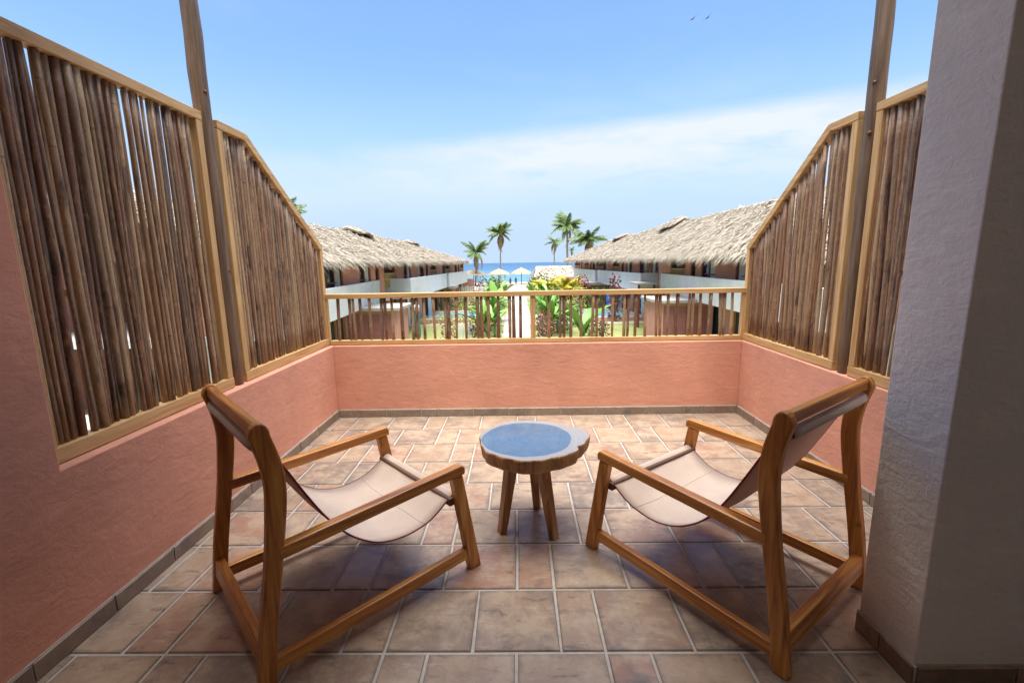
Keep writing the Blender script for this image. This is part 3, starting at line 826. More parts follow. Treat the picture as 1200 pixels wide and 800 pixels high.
    while y < y1-.6:
        kind = pattern[k % len(pattern)]; k += 1
        wd = {'glass': 1.7, 'wall': 2.1, 'nib': .75, 'slit': .7, 'loggia': 2.5}[kind]
        yb = min(y+wd, y1-.2)
        xa, xb = fx(y), fx(yb)
        def wallpiece(pa, pb, z0, z1, d0, d1, nm, m, **kw):
            A, B = fx(pa), fx(pb)
            return part(nm, MB().prism([(X(A+d0), pa), (X(B+d0), pb), (X(B+d1), pb), (X(A+d1), pa)], 2, z0, z1), m, **kw)
        if kind in ('wall', 'nib'):
            wallpiece(y, yb, ZF, ZW, 0, .2, 'wall', 'pink_stucco')
        elif kind in ('glass', 'slit'):
            wn = wallpiece(y+.002, yb-.002, ZF, ZW, .16, .22, 'window', 'window_glass')
            wd_ = part('frame', MB(), 'frame_redwood', wn) if False else None
            fr = MB()
            n_m = 3 if kind == 'glass' else 2
            for q in range(n_m):
                yy = y+.05+(yb-y-.1)*q/(n_m-1)
                fr.box((X(fx(yy)+.10)-.045, yy-.045, ZF), (X(fx(yy)+.10)+.045, yy+.045, ZW))
            if kind == 'glass':
                yy = (y+yb)/2
                fr.box((X(fx(yy)+.11)-.03, y+.06, .42), (X(fx(yy)+.11)+.03, yb-.06, .50))
            part('frame', fr, 'frame_redwood', wn)
            if kind == 'glass':
                ya_, yb_ = (y+.12, (y+yb)/2-.08) if rr.random() < .5 else ((y+yb)/2+.08, yb-.12)
                cu = MB(); nn = 7
                cu.prism([(X(fx(ya_)+.235), ya_), (X(fx(yb_)+.235), yb_), (X(fx(yb_)+.27), yb_), (X(fx(ya_)+.27), ya_)], 2, ZF+.1, ZW-.1)
                cu2 = MB()
                for q in range(nn):
                    yy = ya_+(yb_-ya_)*(q+.5)/nn; ww = (yb_-ya_)/nn*.5
                    cu2.tube([(X(fx(yy)+.135), yy, ZF+.1), (X(fx(yy)+.135), yy, ZW-.15)], ww, 6)
                part('curtain', cu2, 'curtain_cloth', wn, smooth=True)
        else:
            wallpiece(y, yb, ZF, ZW, 2.0, 2.15, 'loggia_wall', 'pink_stucco')
            part('post', MB().tube([(X(fx(y)+.08), y+.1, ZF), (X(fx(y)+.08), y+.1, ZW)], .085, 8), 'orange_wood', smooth=True)
            part('post', MB().tube([(X(fx(yb)+.08), yb-.1, ZF), (X(fx(yb)+.08), yb-.1, ZW)], .085, 8), 'orange_wood', smooth=True)
            b = MB(); xr0, xr1 = fx(y)+.08, fx(yb)+.08
            for zz in (.36, .92-.2): b.bar((X(xr0), y+.18, zz-.0), (X(xr1), yb-.18, zz), .06, .06)
            nb = 11
            for q in range(nb):
                yy = y+.22+(yb-y-.44)*q/(nb-1); b.box((X(fx(yy)+.08)-.03, yy-.035, -.2), (X(fx(yy)+.08)+.03, yy+.035, .70))
            part('cane_rail', b, 'bamboo_cane')
        y = yb
    part('upper_floor', MB().prism([(X(fx(y0)-.1), y0), (X(fx(y1)-.1), y1), (X(bx1-1), y1), (X(bx0-1), y0)], 2, ZF-.25, ZF-.002), 'white_stucco')
    part('end_wall', MB().prism([(X(fx(y1)), GZ), (X(bx1-1.2), GZ), (X(bx1-1.2), ez+.3), (X(fx(y1)), ez+.3)], 1, y1-.198, y1-.02), 'pink_stucco')
    part('back_wall', MB().prism([(X(2*rx-fx(y0)), y0), (X(2*rx-fx(y1)), y1), (X(2*rx-fx(y1)+.2), y1), (X(2*rx-fx(y0)+.2), y0)], 2, GZ, ez), 'pink_stucco')
    # solid white balcony parapet
    (pax, pay), (pbx, pby) = par
    part('balcony_parapet', MB().prism([(X(pax), pay), (X(pbx), pby), (X(pbx+.18), pby), (X(pax+.18), pay)], 2, -1.0, .37), 'white_stucco', bevel=.02)
    part('balcony_end', MB().prism([(X(pax+.183), pay), (X(fx(pay)+.5), pay), (X(fx(pay)+.5), pay+.18), (X(pax+.183), pay+.18)], 2, -1.0, .367), 'white_stucco')
    part('balcony_end', MB().prism([(X(pbx+.183), pby-.18), (X(max(fx(pby), pbx+.3)), pby-.18), (X(max(fx(pby), pbx+.3)), pby), (X(pbx+.183), pby)], 2, -1.0, .367), 'white_stucco')
    part('balcony_floor', MB().prism([(X(pax+.19), pay+.19), (X(pbx+.19), pby-.19), (X(max(fx(pby), pbx+.25)), pby-.19), (X(fx(pay)), pay+.19)], 2, -.98, -.76), 'white_stucco')
    # ground floor: pink piers and dark doors, white side piece
    y = y0+.3; q = 0
    while y < y1-1:
        wd = (1.2, 2.2)[q % 2]; yb = min(y+wd, y1-.3)
        A, B = fx(y)+.1, fx(yb)+.1
        if q % 2 == 0: part('pier', MB().prism([(X(A), y), (X(B), yb), (X(B+.25), yb), (X(A+.25), y)], 2, GZ, ZF-.26), 'white_stucco' if q % 4 == 0 else 'pink_stucco')
        else:
            dr = part('terrace_door', MB().prism([(X(A+.14), y+.002), (X(B+.14), yb-.002), (X(B+.2), yb-.002), (X(A+.2), y+.002)], 2, GZ, ZF-.26), 'window_glass')
            fr = MB()
            for f_ in (0.03, .5, .97):
                yy = y+(yb-y)*f_; fr.box((X(fx(yy)+.18)-.05, yy-.05, GZ), (X(fx(yy)+.18)+.05, yy+.05, ZF-.27))
            part('frame', fr, 'frame_redwood' if rr.random() < .5 else 'orange_wood', dr)
        y = yb; q += 1
    return t
exL = lambda y: 8.35-(y-13)*.045
fxL = lambda y: 9.5-(y-13)*.058
exR = lambda y: 10.2-(y-13)*.062
fxR = lambda y: 11.55-(y-13)*.058
LEAD = ['wall', 'loggia', 'wall', 'glass']
villa(-1, 13, 33.4, exL, 12.2, 3.66, fxL, ((7.35, 14), (8.72, 29.6)), 'nearest thatched pink villa on the left with a white balcony parapet', 20, None, lead=LEAD)
villa(-1, 33.4, 50.0, exL, 12.2, 3.60, fxL, ((7.15, 30.6), (6.95, 45)), 'middle thatched pink villa on the left, its ridge vent rising behind the nearest roof', 30, (33.6, .52, 9, 1.15))
villa(-1, 50.0, 58.5, exL, 12.2, 3.45, fxL, ((6.75, 45.2), (6.25, 57)), 'farthest thatched villa on the left, its hipped end facing the sea', 40, (50.6, .46, 6, 1.0), True)
villa(1, 13, 36.4, exR, 12.9, 4.18, fxR, ((9.35, 14), (10.2, 33)), 'nearest thatched pink villa on the right with a long white balcony parapet', 51, None, lead=LEAD)
villa(1, 36.4, 54.0, exR, 12.9, 4.12, fxR, ((9.15, 34.4), (8.55, 49.5)), 'middle thatched pink villa on the right, its ridge vent rising behind the nearest roof', 60, (36.6, .52, 10, 1.2))
villa(1, 54.0, 68.0, exR, 12.7, 3.95, fxR, ((8.3, 49.7), (7.75, 64)), 'farthest thatched villa on the right with its rounded hip towards the palms', 71, (54.4, .48, 7, 1.1), True)

# ---- garden store huts
def hut(x0, x1, y0, y1, zt, side, lab, dz=.19):
    t = empty('garden_hut', ((x0+x1)/2, (y0+y1)/2, GZ)); tag(t, lab, 'hut', 'store huts with louvred fronts')
    O = Vector(t.location)
    def part(name, mb, m, parent=None, **kw):
        mb.v = [tuple(Vector(p)-O) for p in mb.v]; return mb.build(name, m, parent or t, **kw)
    for xs_ in ((x0, x0+.2), (x1-.2, x1)): part('wall', MB().box((xs_[0], y0, GZ), (xs_[1], y1-.2, zt-dz-.002)), 'pink_stucco')
    part('wall', MB().box((x0, y1-.198, GZ), (x1, y1, zt-dz-.002)), 'pink_stucco')
    part('lintel', MB().box((x0+.203, y0-.03, zt-dz-.17), (x1-.203, y0+.08, zt-dz-.003)), 'orange_wood', bevel=.01)
    a, b = x0+.20, x1-.20; nleaf = 4; wl = (b-a)/nleaf
    for q in range(nleaf):
        d = part('louvred_door', MB().box((a+q*wl+.015, y0+.06, GZ+.05), (a+(q+1)*wl-.015, y0+.085, zt-dz-.18)), 'maroon_slat')
        z = GZ+.12
        fr = MB()
        for xx in (a+q*wl+.015, a+(q+1)*wl-.075): fr.box((xx, y0+.015, GZ+.05), (xx+.06, y0+.058, zt-dz-.18))
        part('frame', fr, 'maroon_slat', d)
        z = GZ+.10
        while z < zt-dz-.25:
            s_ = MB().prism([(y0+.028, z), (y0+.042, z-.004), (y0+.058, z+.085), (y0+.046, z+.09)], 0, a+q*wl+.077, a+(q+1)*wl-.077)
            part('slat', s_, 'maroon_slat', d); z += .105
    part('roof_slab', MB().box((x0-.25, y0-.28, zt-dz), (x1+.25, y1+.2, zt)), 'concrete', bevel=.03)
hut(-9.4, -6.35, 23.6, 26.0, -.88, 1, 'pink hut with maroon louvred front on the left, beside the teal folded parasol')
hut(7.9, 10.85, 25.4, 28.4, -.88, -1, 'pink hut with maroon louvred front and orange lintel on the right')
hut(-9.0, -6.55, 45.6, 48.4, -.88, 1, 'far small hut with flat roof seen just above the railing on the left', .3)
hut(6.2, 9.1, 47.5, 50.5, -.85, -1, 'far small hut with flat grey roof seen just above the railing on the right', .3)
def canopy(x0, x1, y0, y1, z, lab):
    t = empty('door_canopy', ((x0+x1)/2, (y0+y1)/2, GZ)); tag(t, lab, 'canopy', 'flat door canopies'); O = Vector(t.location)
    MB().box(tuple(Vector((x0, y0, z-.16))-O), tuple(Vector((x1, y1, z))-O)).build('canopy_slab', 'concrete', t, bevel=.03)
    for xx in (x0+.1, x1-.25): MB().box(tuple(Vector((xx, y0+.1, GZ))-O), tuple(Vector((xx+.15, y0+.25, z-.162))-O)).build('post', 'frame_redwood', t)
canopy(-8.6, -7.5, 31.0, 33.0, -.15, 'flat pale canopy with a dark underside beside the near left villa')
canopy(8.3, 9.7, 32.0, 34.2, -.22, 'flat pale canopy with a dark underside beside the near right villa')
for x0, x1, yy, zt, lab in ((-9.2, -5.6, 58, -.62, 'low salmon garden wall at the end of the left villas'), (5.6, 8.6, 70, -.95, 'low salmon garden wall at the end of the right villas')):
    o = MB().box((x0, yy, GZ), (x1, yy+.25, zt)).build('garden_wall', 'pink_stucco', bevel=.02); tag(o, lab, 'wall')

# ---- thatched beach bar and parasols
def bar_roof():
    t = empty('thatched_shelter', (6.0, 78, GZ)); tag(t, 'long low shelter with a flat-topped thatched roof near the beach', 'shelter')
    O = np.array(t.location)
    e = [(2.6, 75.5, -1.1), (9.6, 75.5, -1.1), (9.6, 80.5, -1.1), (2.6, 80.5, -1.1)]; r_ = [(3.2, 77.2, .62), (9.0, 77.2, .62), (9.0, 78.8, .62), (3.2, 78.8, .62)]
    L = lambda p: tuple(np.array(p)-O)
    b = MB().add([L(p) for p in e+r_], [(0,1,5,4),(1,2,6,5),(2,3,7,6),(3,0,4,7),(4,5,6,7),(3,2,1,0)])
    c = b.build('roof', 'straw', t)
    sets = []
    for i in range(4):
        j = (i+1) % 4
        q = quad_surf(L(e[i]), L(e[j]), L(r_[i]), L(r_[j])); sets.append(strips(q, 60 if i % 2 == 0 else 34, 8, .8, .2, .06, 90+i))
        sets.append(strips(quad_surf(L(e[i]), L(e[j]), L(tuple(np.array(e[i])*.9+np.array(r_[i])*.1)), L(tuple(np.array(e[j])*.9+np.array(r_[j])*.1))), 70 if i % 2 == 0 else 40, 3, .6, .14, .06, 95+i, .2, True))
    strip_object('thatch_fronds', sets, 'thatch', c)
    for xx in (3.3, 5.5, 7.5, 9.0):
        MB().tube([L((xx, 76, GZ)), L((xx, 76, -1.0))], .09, 8).build('post', 'pole_wood', t, smooth=True)
bar_roof()
def parasol(x, y, rad_, ztop, zeave, lab, seed):
    t = empty('straw_parasol', (x, y, GZ)); tag(t, lab, 'parasol', 'straw parasols by the beach')
    n = 18; zt, ze = ztop-GZ, zeave-GZ
    prof = [(.02, zt), (rad_*.35, zt-(zt-ze)*.26), (rad_*.72, zt-(zt-ze)*.62), (rad_, ze), (rad_*.97, ze-.12), (rad_*.6, ze+.10)]
    vs = [(r*math.cos(2*math.pi*k/n), r*math.sin(2*math.pi*k/n), z) for r, z in prof for k in range(n)]
    fs = [(i*n+k, i*n+(k+1) % n, (i+1)*n+(k+1) % n, (i+1)*n+k) for i in range(len(prof)-1) for k in range(n)]
    c = MB().add(vs, fs).build('roof', 'straw', t)
    r = np.random.default_rng(seed); k = 420
    th = r.uniform(0, 2*math.pi, k); q = np.sqrt(r.uniform(.01, 1, k)); 
    P = np.stack([rad_*q*np.cos(th), rad_*q*np.sin(th), zt-(zt-ze)*q**1.15+.03], 1)
    D = np.stack([np.cos(th), np.sin(th), -.75*np.ones(k)], 1); D /= np.linalg.norm(D, axis=1)[:, None]
    Sd = np.stack([-np.sin(th), np.cos(th), 0*th], 1); L_ = r.uniform(.4, .7, k)[:, None]; w_ = .09
    V = np.stack([P-Sd*w_, P+Sd*w_, P+D*L_+Sd*w_*.5, P+D*L_-Sd*w_*.5], 1).reshape(-1, 3); i0 = np.arange(k)*4
    strip_object('straw_fronds', [(V, np.stack([i0, i0+1, i0+2, i0+3], 1).tolist())], 'straw', c)
    MB().tube([(0, 0, 0), (0, 0, zt-.1)], .08, 8).build('pole', 'pole_wood', t, smooth=True)
    MB().tube([(0, 0, zt-.12), (0, 0, zt+.24)], [.15, .04], 8).build('finial', 'straw', t)
parasol(.8, 100, 2.25, .18, -.95, 'straw parasol right of the path with a little finial', 101)
parasol(-4.0, 98, 2.3, .05, -1.0, 'middle straw parasol, behind the tall palm left of the path', 102)
parasol(-9.4, 98, 2.6, .05, -1.0, 'leftmost straw parasol, beside the end of the left villa row', 103)
pg = empty('timber_pergola', (-6.6, 94, GZ)); tag(pg, 'flat straw-topped pergola joining the two left parasols', 'pergola')
MB().box((-4.6, -1, 2.25), (4.4, 1, 2.42)).build('roof', 'straw', pg)
for xx in (-4.3, -1.5, 1.4, 4.0): MB().box((xx-.08, -.9, 0), (xx+.08, -.74, 2.248)).build('post', 'frame_redwood', pg)

# ---- palms
def frond_mesh(L, droop, nleaf, wl, seed, lw=.05):
    rr = random.Random(seed); b = MB(); pts = []
    for i in range(9):
        s = i/8; pts.append(Vector((L*s*(1-.18*droop*s), 0, L*(.42*s-(.42+.55*droop)*s*s))))
    b.tube(pts, [.035*(1-.8*i/8) for i in range(9)], 4, False)
    for k in range(nleaf):
        s = .14+.86*k/(nleaf-1); q = s*8; i = min(7, int(q)); p = pts[i].lerp(pts[i+1], q-i); d = (pts[i+1]-pts[i]).normalized()
        ln = wl*math.sin(math.pi*min(1, .18+.80*s))**.7*rr.uniform(.85, 1.1)
        for sd_ in (-1, 1):
            o = Vector((0, sd_, 0)); tip = p+(o*.62+d*.55+Vector((0, 0, -.42-.3*rr.random()))).normalized()*ln
            mid = p.lerp(tip, .5)+Vector((0, 0, .06*ln)); w_ = d*lw
            b.add([p-w_*.5, p+w_*.5, mid+w_*.6, tip, mid-w_*.6], [(0, 1, 2, 4), (4, 2, 3)])
    return b.mesh('frond')
FR = [frond_mesh(1.0, dr, 20, .34, 200+i, .045) for i, dr in enumerate((.15, .4, .7, 1.1))]
def palm(x, y, zc, size, lab, seed, lean=(0, 0), n=20, dry=3, leafm='palm_leaf', zb=GZ, trunk=.16):
    rr = random.Random(seed)
    t = empty('palm_tree', (x, y, zb)); tag(t, lab, 'palm tree')
    H = zc-zb; pts = []
    for i in range(10):
        s = i/9; pts.append((-lean[0]*(1-s)**2, -lean[1]*(1-s)**2, H*s))
    MB().tube(pts, [trunk*(1.25-.5*i/9) for i in range(10)], 8).build('trunk', 'trunk_bark', t, smooth=True)
    for k in range(n):
        m = FR[rr.choice([0, 0, 1, 1, 2, 3])] if k >= dry else FR[3]
        el = rr.uniform(-.15, 1.25) if k >= dry else rr.uniform(-1.1, -.6)
        me = m.copy() if False else m
        o = bpy.data.objects.new('frond', me); COL.objects.link(o); o.parent = t; o.location = (0, 0, H-.05)
        if not me.materials: me.materials.append(M[leafm])
        o.material_slots[0].link = 'OBJECT'; o.material_slots[0].material = M['palm_leaf_dry' if k < dry else leafm]
        az = 2*math.pi*(k*.382)+rr.uniform(-.2, .2)
        o.rotation_euler = (rr.uniform(-.2, .2), -el, az); s = size*rr.uniform(.82, 1.12); o.scale = (s, s, s)
    nut = MB()
    for k in range(5):
        a = rr.uniform(0, 6.3); nut.tube([(math.cos(a)*.22, math.sin(a)*.22, H-.25), (math.cos(a)*.24, math.sin(a)*.24, H-.5)], [.12, .1], 6)
    nut.build('coconut_cluster', 'stem_green', t)
    return t
palm(-4.0, 110, 7.9, 3.7, 'tall slender palm standing alone against the sky left of the path', 301, (.2, 0), 24, 4)
palm(-8.6, 96, 3.2, 3.6, 'short bushy palm with a drooping frond at the end of the left villa row', 302, (.3, 0), 17)
palm(10.0, 126, 6.4, 2.9, 'small thin palm, leftmost of the palms on the right', 303, (0, 0), 14, 4)
palm(10.7, 100, 8.4, 4.2, 'tallest palm with a full crown and thick trunk on the right', 304, (-.2, 0), 26, 1, trunk=.24)
palm(13.4, 88, 5.0, 4.0, 'broad green palm rising behind the far right thatched roof', 305, (.3, 0), 24)
palm(15.2, 130, 4.3, 1.5, 'tiny distant palm between the tallest palm and the broad one', 306, (0, 0), 10, 2)
palm(-21.9, 43, 5.7, 2.8, 'palm crown peeping over the near left thatched roof', 307, (0, 0), 22)

# ---- garden plants
def leaf_mesh(L, wd, droop, fold, seed, n=9):
    rr = random.Random(seed); vs = []; fs = []
    for i in range(n):
        s = i/(n-1); ww = wd*math.sin(math.pi*min(1, (.06+.94*s)))**.6*(1 if s < 1 else .05)
        x = L*s*(1-.25*droop*s); z = L*(.0*s-droop*.5*s*s)
        for q in (-1, -.5, 0, .5, 1):
            vs.append((x, q*ww/2, z+abs(q)*ww*fold+rr.uniform(-.01, .01)*L*.3))
    for i in range(n-1):
        for q in range(4): fs.append((i*5+q, i*5+q+1, i*5+q+6, i*5+q+5))
    return MB().add(vs, fs).mesh('leaf')
BL = [leaf_mesh(1, .26, .25, .12, 1), leaf_mesh(1, .30, .55, .15, 2), leaf_mesh(1, .22, .85, .12, 3)]
for m_ in BL:
    m_.materials.append(M['banana_leaf'])
    for p in m_.polygons: p.use_smooth = True
def banana(x, y, hgt, lab, seed, n=9, ll=1.3, stem=.45):
    rr = random.Random(seed)
    t = empty('banana_plant', (x, y, GZ)); tag(t, lab, 'plant', 'broad-leaved plants along the path')
    for c in range(max(1, n//5)):
        ox, oy = (0, 0) if c == 0 else (rr.uniform(-.5, .5), rr.uniform(-.5, .5))
        hs = hgt*stem*rr.uniform(.7, 1.05)
        MB().tube([(ox, oy, 0), (ox*1.05, oy*1.05, hs*.5), (ox*1.1, oy*1.1, hs)], [.10, .08, .05], 8).build('stem', 'stem_green', t, smooth=True)
        for k in range(5):
            o = obj('leaf', rr.choice(BL), None, t, loc=(ox*1.1, oy*1.1, hs*rr.uniform(.8, 1)))
            el = rr.uniform(.55, 1.4); s = (hgt-hs)*rr.uniform(.85, 1.25)*ll/1.3
            o.rotation_euler = (rr.uniform(-.3, .3), -el, k*1.257+rr.uniform(-.4, .4)); o.scale = (s, s*rr.uniform(.8, 1.2), s)
def bush(x, y, rx_, ry_, hz_, lab, seed, n=420, leaf='bush_leaf', size=.16, blossom=None, nb=60, name='flowering_bush', cat='bush', group='bushes in the garden beds', z0=GZ):
    t = empty(name, (x, y, z0)); tag(t, lab, cat, group)
    r = np.random.default_rng(seed)
    def cloud(k, sz, lo=.0):
        th = r.uniform(0, 2*math.pi, k); q = r.uniform(.35, 1, k)**.5; zz = r.uniform(lo, 1, k)
        lump = 1+.28*np.sin(3*th+seed)+.16*np.sin(7*th+2*zz*5)
        rad_ = q*np.sqrt(np.maximum(.02, 1-(zz*1.02-.15)**2*.95))*lump
        P = np.stack([rx_*rad_*np.cos(th), ry_*rad_*np.sin(th), hz_*(.05+.95*zz)*(1+.1*np.sin(5*th))], 1)
        A = r.normal(0, 1, (k, 3)); A[:, 2] = np.abs(A[:, 2])*.6; A /= np.linalg.norm(A, axis=1)[:, None]
        Bv = np.cross(A, r.normal(0, 1, (k, 3))); Bv /= np.linalg.norm(Bv, axis=1)[:, None]
        s = (sz*r.uniform(.6, 1.4, k))[:, None]
        V = np.stack([P, P+A*s*.5+Bv*s*.28, P+A*s, P+A*s*.5-Bv*s*.28], 1).reshape(-1, 3); i0 = np.arange(k)*4
        return V, np.stack([i0, i0+1, i0+2, i0+3], 1).tolist()
    strip_object('foliage', [cloud(n, size)], leaf, t)
    if blossom: strip_object('blossom', [cloud(nb, size*.8, .35)], blossom, t)
    b = MB(); rr = random.Random(seed)
    for k in range(5):
        a = rr.uniform(0, 6.3); b.tube([(0, 0, 0), (math.cos(a)*rx_*.3, math.sin(a)*ry_*.3, hz_*.4), (math.cos(a)*rx_*.5, math.sin(a)*ry_*.5, hz_*.75)], [.04, .03, .012], 5)
    b.build('branches', 'trunk_bark', t)
# left bed
banana(-1.85, 27.5, 2.9, 'broad-leaved plant at the near end of the left path bed', 401, 15)
banana(-1.95, 31.5, 3.1, 'taller broad-leaved plant second along the left path bed', 402, 15)
banana(-1.7, 37.0, 3.3, 'broad-leaved plant in the left path bed halfway along the pool', 403, 15)
banana(-1.9, 46.0, 3.4, 'tall bright green plant rising over the railing just left of the path', 404, 15)
bush(-2.0, 29.2, .8, .8, 1.5, 'leafy bush with coral blossoms at the foot of the left path bed', 411, 520, blossom='coral_blossom', nb=150)
bush(-1.8, 34.4, .75, .9, 1.9, 'green bush with a few coral flowers midway along the left path bed', 412, 480, blossom='coral_blossom', nb=70)
bush(-1.8, 41.5, .7, 1.2, 2.1, 'dense green bush beyond the pool corner left of the path', 413, 480, size=.2)
bush(-3.6, 40.5, .7, .6, 2.3, 'pink flowering bush beside the pool on the left', 414, 360, blossom='pink_blossom', nb=260, leaf='croton_leaf')
bush(-2.3, 55, 1.0, 1.0, 2.6, 'pale pink flowering bush far along the left side of the path', 415, 380, blossom='pink_blossom', nb=200, size=.22)
bush(-4.3, 56, .7, .8, 3.0, 'dark red leaved shrub in front of the low salmon wall on the left', 416, 360, leaf='croton_leaf', size=.22, blossom='pink_blossom', nb=40)
bush(-6.9, 50, .6, .6, 2.6, 'vivid pink bougainvillea beside the far left hut', 417, 200, blossom='pink_blossom', nb=330)
bush(-7.3, 43.5, 2.0, .6, 2.0, 'green hedge with red flowers behind the left pool', 418, 900, blossom='pink_blossom', nb=120, name='hedge', cat='hedge', size=.2)
bush(-4.9, 44.0, 1.2, .6, 1.9, 'yellow green low hedge behind the left pool, next to the path bed', 419, 600, leaf='yellow_leaf', name='hedge', cat='hedge', size=.2)
bush(-4.3, 27.5, .5, .5, .9, 'small red-leaved croton on the left lawn', 420, 160, leaf='croton_leaf', blossom='coral_blossom', nb=30)
bush(-2.7, 27.3, .45, .45, 1.1, 'small croton with pointed red leaves beside the white fence posts', 421, 160, leaf='croton_leaf')
bush(-3.1, 62, 1.0, 1.4, 2.6, 'round green bush behind the pale pink bush, left of the path', 422, 360, size=.26)
# right bed
banana(1.85, 28.0, 2.9, 'broad-leaved plant at the near end of the right path bed', 431, 15)
banana(3.75, 26.2, 2.1, 'plant with one big upright pale green leaf on the right', 432, 6, 2.1, .28)
banana(2.1, 33.5, 3.3, 'tall broad-leaved plant second along the right path bed', 433, 15)
banana(2.0, 42.0, 3.2, 'dark green broad-leaved plant beyond the pool right of the path', 434, 15)
banana(1.9, 57.0, 3.2, 'distant broad-leaved plant beside the path in front of the parasol', 435, 12)
banana(3.4, 54.0, 3.1, 'distant broad-leaved plant behind the yellow palm clump', 436, 12)
bush(1.55, 26.6, .55, .6, 1.7, 'croton with red and coral leaves beside the middle railing post', 441, 420, leaf='croton_leaf', blossom='coral_blossom', nb=150)
bush(2.5, 30.4, .9, 1.0, 1.9, 'large green bush in the right path bed', 442, 620, size=.2)
bush(3.0, 37.5, .9, 1.2, 2.5, 'green bush below the yellow palm clump', 443, 520, size=.22)
bush(4.6, 28.6, .5, .5, 1.0, 'small bright green bush on the right lawn', 444, 240, size=.16)
bush(5.1, 27.6, .45, .45, 1.1, 'small red croton on the right lawn', 445, 200, leaf='croton_leaf', blossom='coral_blossom', nb=50)
bush(7.2, 44.0, 1.9, .6, 2.0, 'dark green hedge with pink flowers behind the right pool', 446, 900, name='hedge', cat='hedge', blossom='pink_blossom', nb=90, size=.2)
bush(5.3, 40.0, .6, .6, 3.0, 'thin yellow green shrub beside the right pool', 447, 380, leaf='yellow_leaf')
bush(7.6, 36.0, .5, .5, 3.4, 'purple red dracaena shrub rising over the railing in front of the right white parapet', 448, 320, leaf='croton_leaf', blossom='pink_blossom', nb=70, size=.26)
bush(6.6, 50.0-3.2, .8, .8, 3.0, 'magenta flowering shrub between the yellow palm clumps and the far right hut', 449, 340, leaf='croton_leaf', blossom='pink_blossom', nb=160, size=.24)
bush(-2.6, 33.0, 1.0, 1.0, 1.4, 'bright green low bush on the lawn side of the left path bed', 451, 520, size=.2)
bush(-2.6, 48.5, 1.0, 1.0, 3.0, 'green bush behind the tall bright plant left of the path', 452, 520, size=.24)
bush(1.9, 31.6, .8, .8, 1.3, 'low green bush with red flowers between the two nearest right bed plants', 453, 460, size=.18, blossom='coral_blossom', nb=60)
bush(3.6, 33.5, 1.1, 1.0, 1.7, 'leafy green bush on the lawn side of the right path bed', 454, 620, size=.2)
bush(2.6, 49.5, 1.0, 1.2, 3.3, 'green bush with pink flowers between the path and the yellow palm clumps', 455, 480, size=.24, blossom='pink_blossom', nb=90)
bush(-5.2, 34.9, 2.4, .4, .7, 'low yellow green border along the near kerb of the left pool', 456, 620, leaf='yellow_leaf', size=.16, name='hedge', cat='hedge')
banana(-3.0, 45.0, 3.1, 'second tall bright plant farther left of the path', 405, 10)
banana(3.0, 30.0, 2.6, 'broad-leaved plant between the orange banner and the near green bush', 437, 10)
bush(2.2, 63, 1.1, 1.3, 2.7, 'far pink and white flowering bush right of the path', 450, 320, blossom='pink_blossom', nb=140, size=.25)
def clump(x, y, hgt, lab, seed, n=16):
    rr = random.Random(seed); t = empty('palm_clump', (x, y, GZ)); tag(t, lab, 'palm clump', 'yellow palm clumps')
    for k in range(n):
        o = bpy.data.objects.new('frond', FR[rr.choice([0, 1, 1, 2])]); COL.objects.link(o); o.parent = t
        hb = hgt*rr.uniform(.1, .5); o.location = (rr.uniform(-.4, .4), rr.uniform(-.4, .4), hb)
        o.material_slots[0].link = 'OBJECT'; o.material_slots[0].material = M['yellow_leaf']
        s = (hgt-hb)*rr.uniform(.8, 1.1); o.scale = (s*.8, s*1.1, s); o.rotation_euler = (rr.uniform(-.2, .2), -rr.uniform(.5, 1.35), k*2.4+rr.uniform(-.3, .3))
    MB().tube([(0, 0, 0), (.05, 0, hgt*.5)], [.12, .06], 8).build('stem', 'stem_green', t, smooth=True)
clump(3.1, 46, 4.6, 'bright yellow palm clump left of its twin above the railing', 501)
clump(4.9, 47, 4.2, 'bright yellow palm clump right of its twin, in front of the far right hut', 502)

# ---- small garden furniture
fp = empty('folded_parasol', (-6.05, 27.0, GZ)); tag(fp, 'folded teal parasol with a white cap beside the left hut', 'parasol')
MB().tube([(0, 0, 0), (0, 0, 2.55)], .03, 8).build('pole', 'white_paint', fp, smooth=True)
MB().tube([(0, 0, .35), (0, 0, .6), (0, 0, 1.5), (0, 0, 1.95)], [.15, .19, .15, .10], 10).build('canopy', 'teal_fabric', fp, smooth=True)
MB().tube([(0, 0, 1.952), (0, 0, 2.25), (0, 0, 2.4)], [.15, .17, .05], 10).build('cap', 'white_paint', fp, smooth=True)
MB().tube([(0, 0, 0), (0, 0, .08)], .3, 14).build('base', 'concrete', fp)
wf = empty('white_fence', (-3.2, 27.2, GZ)); tag(wf, 'short white picket fence on the left lawn', 'fence')
for k in range(5): MB().box((-.42+k*.19, -.03, 0), (-.32+k*.19, .03, 1.15+.04*(k % 2))).build('picket', 'white_paint', wf, bevel=.01)
MB().box((-.46, .032, .75), (.50, .07, .85)).build('rail', 'white_paint', wf)
wf = empty('white_fence', (-5.4, 55, GZ)); tag(wf, 'pale picket fence in front of the low salmon wall on the left', 'fence')
for k in range(16): MB().box((-2.0+k*.26, -.03, 0), (-1.84+k*.26, .03, 1.9+.06*(k % 3))).build('picket', 'white_paint', wf)
MB().box((-2.05, .032, 1.3), (2.2, .09, 1.42)).build('rail', 'white_paint', wf)
bn = empty('litter_bin', (8.7, 38.0+5, GZ)); tag(bn, 'small bright blue litter bin by the right hedge', 'bin')
MB().tube([(0, 0, 0), (0, 0, 1.5)], [.34, .42], 12).build('bin_body', 'blue_plastic', bn, smooth=True); MB().tube([(0, 0, 1.502), (0, 0, 1.66)], [.44, .3], 12).build('lid', 'blue_plastic', bn)
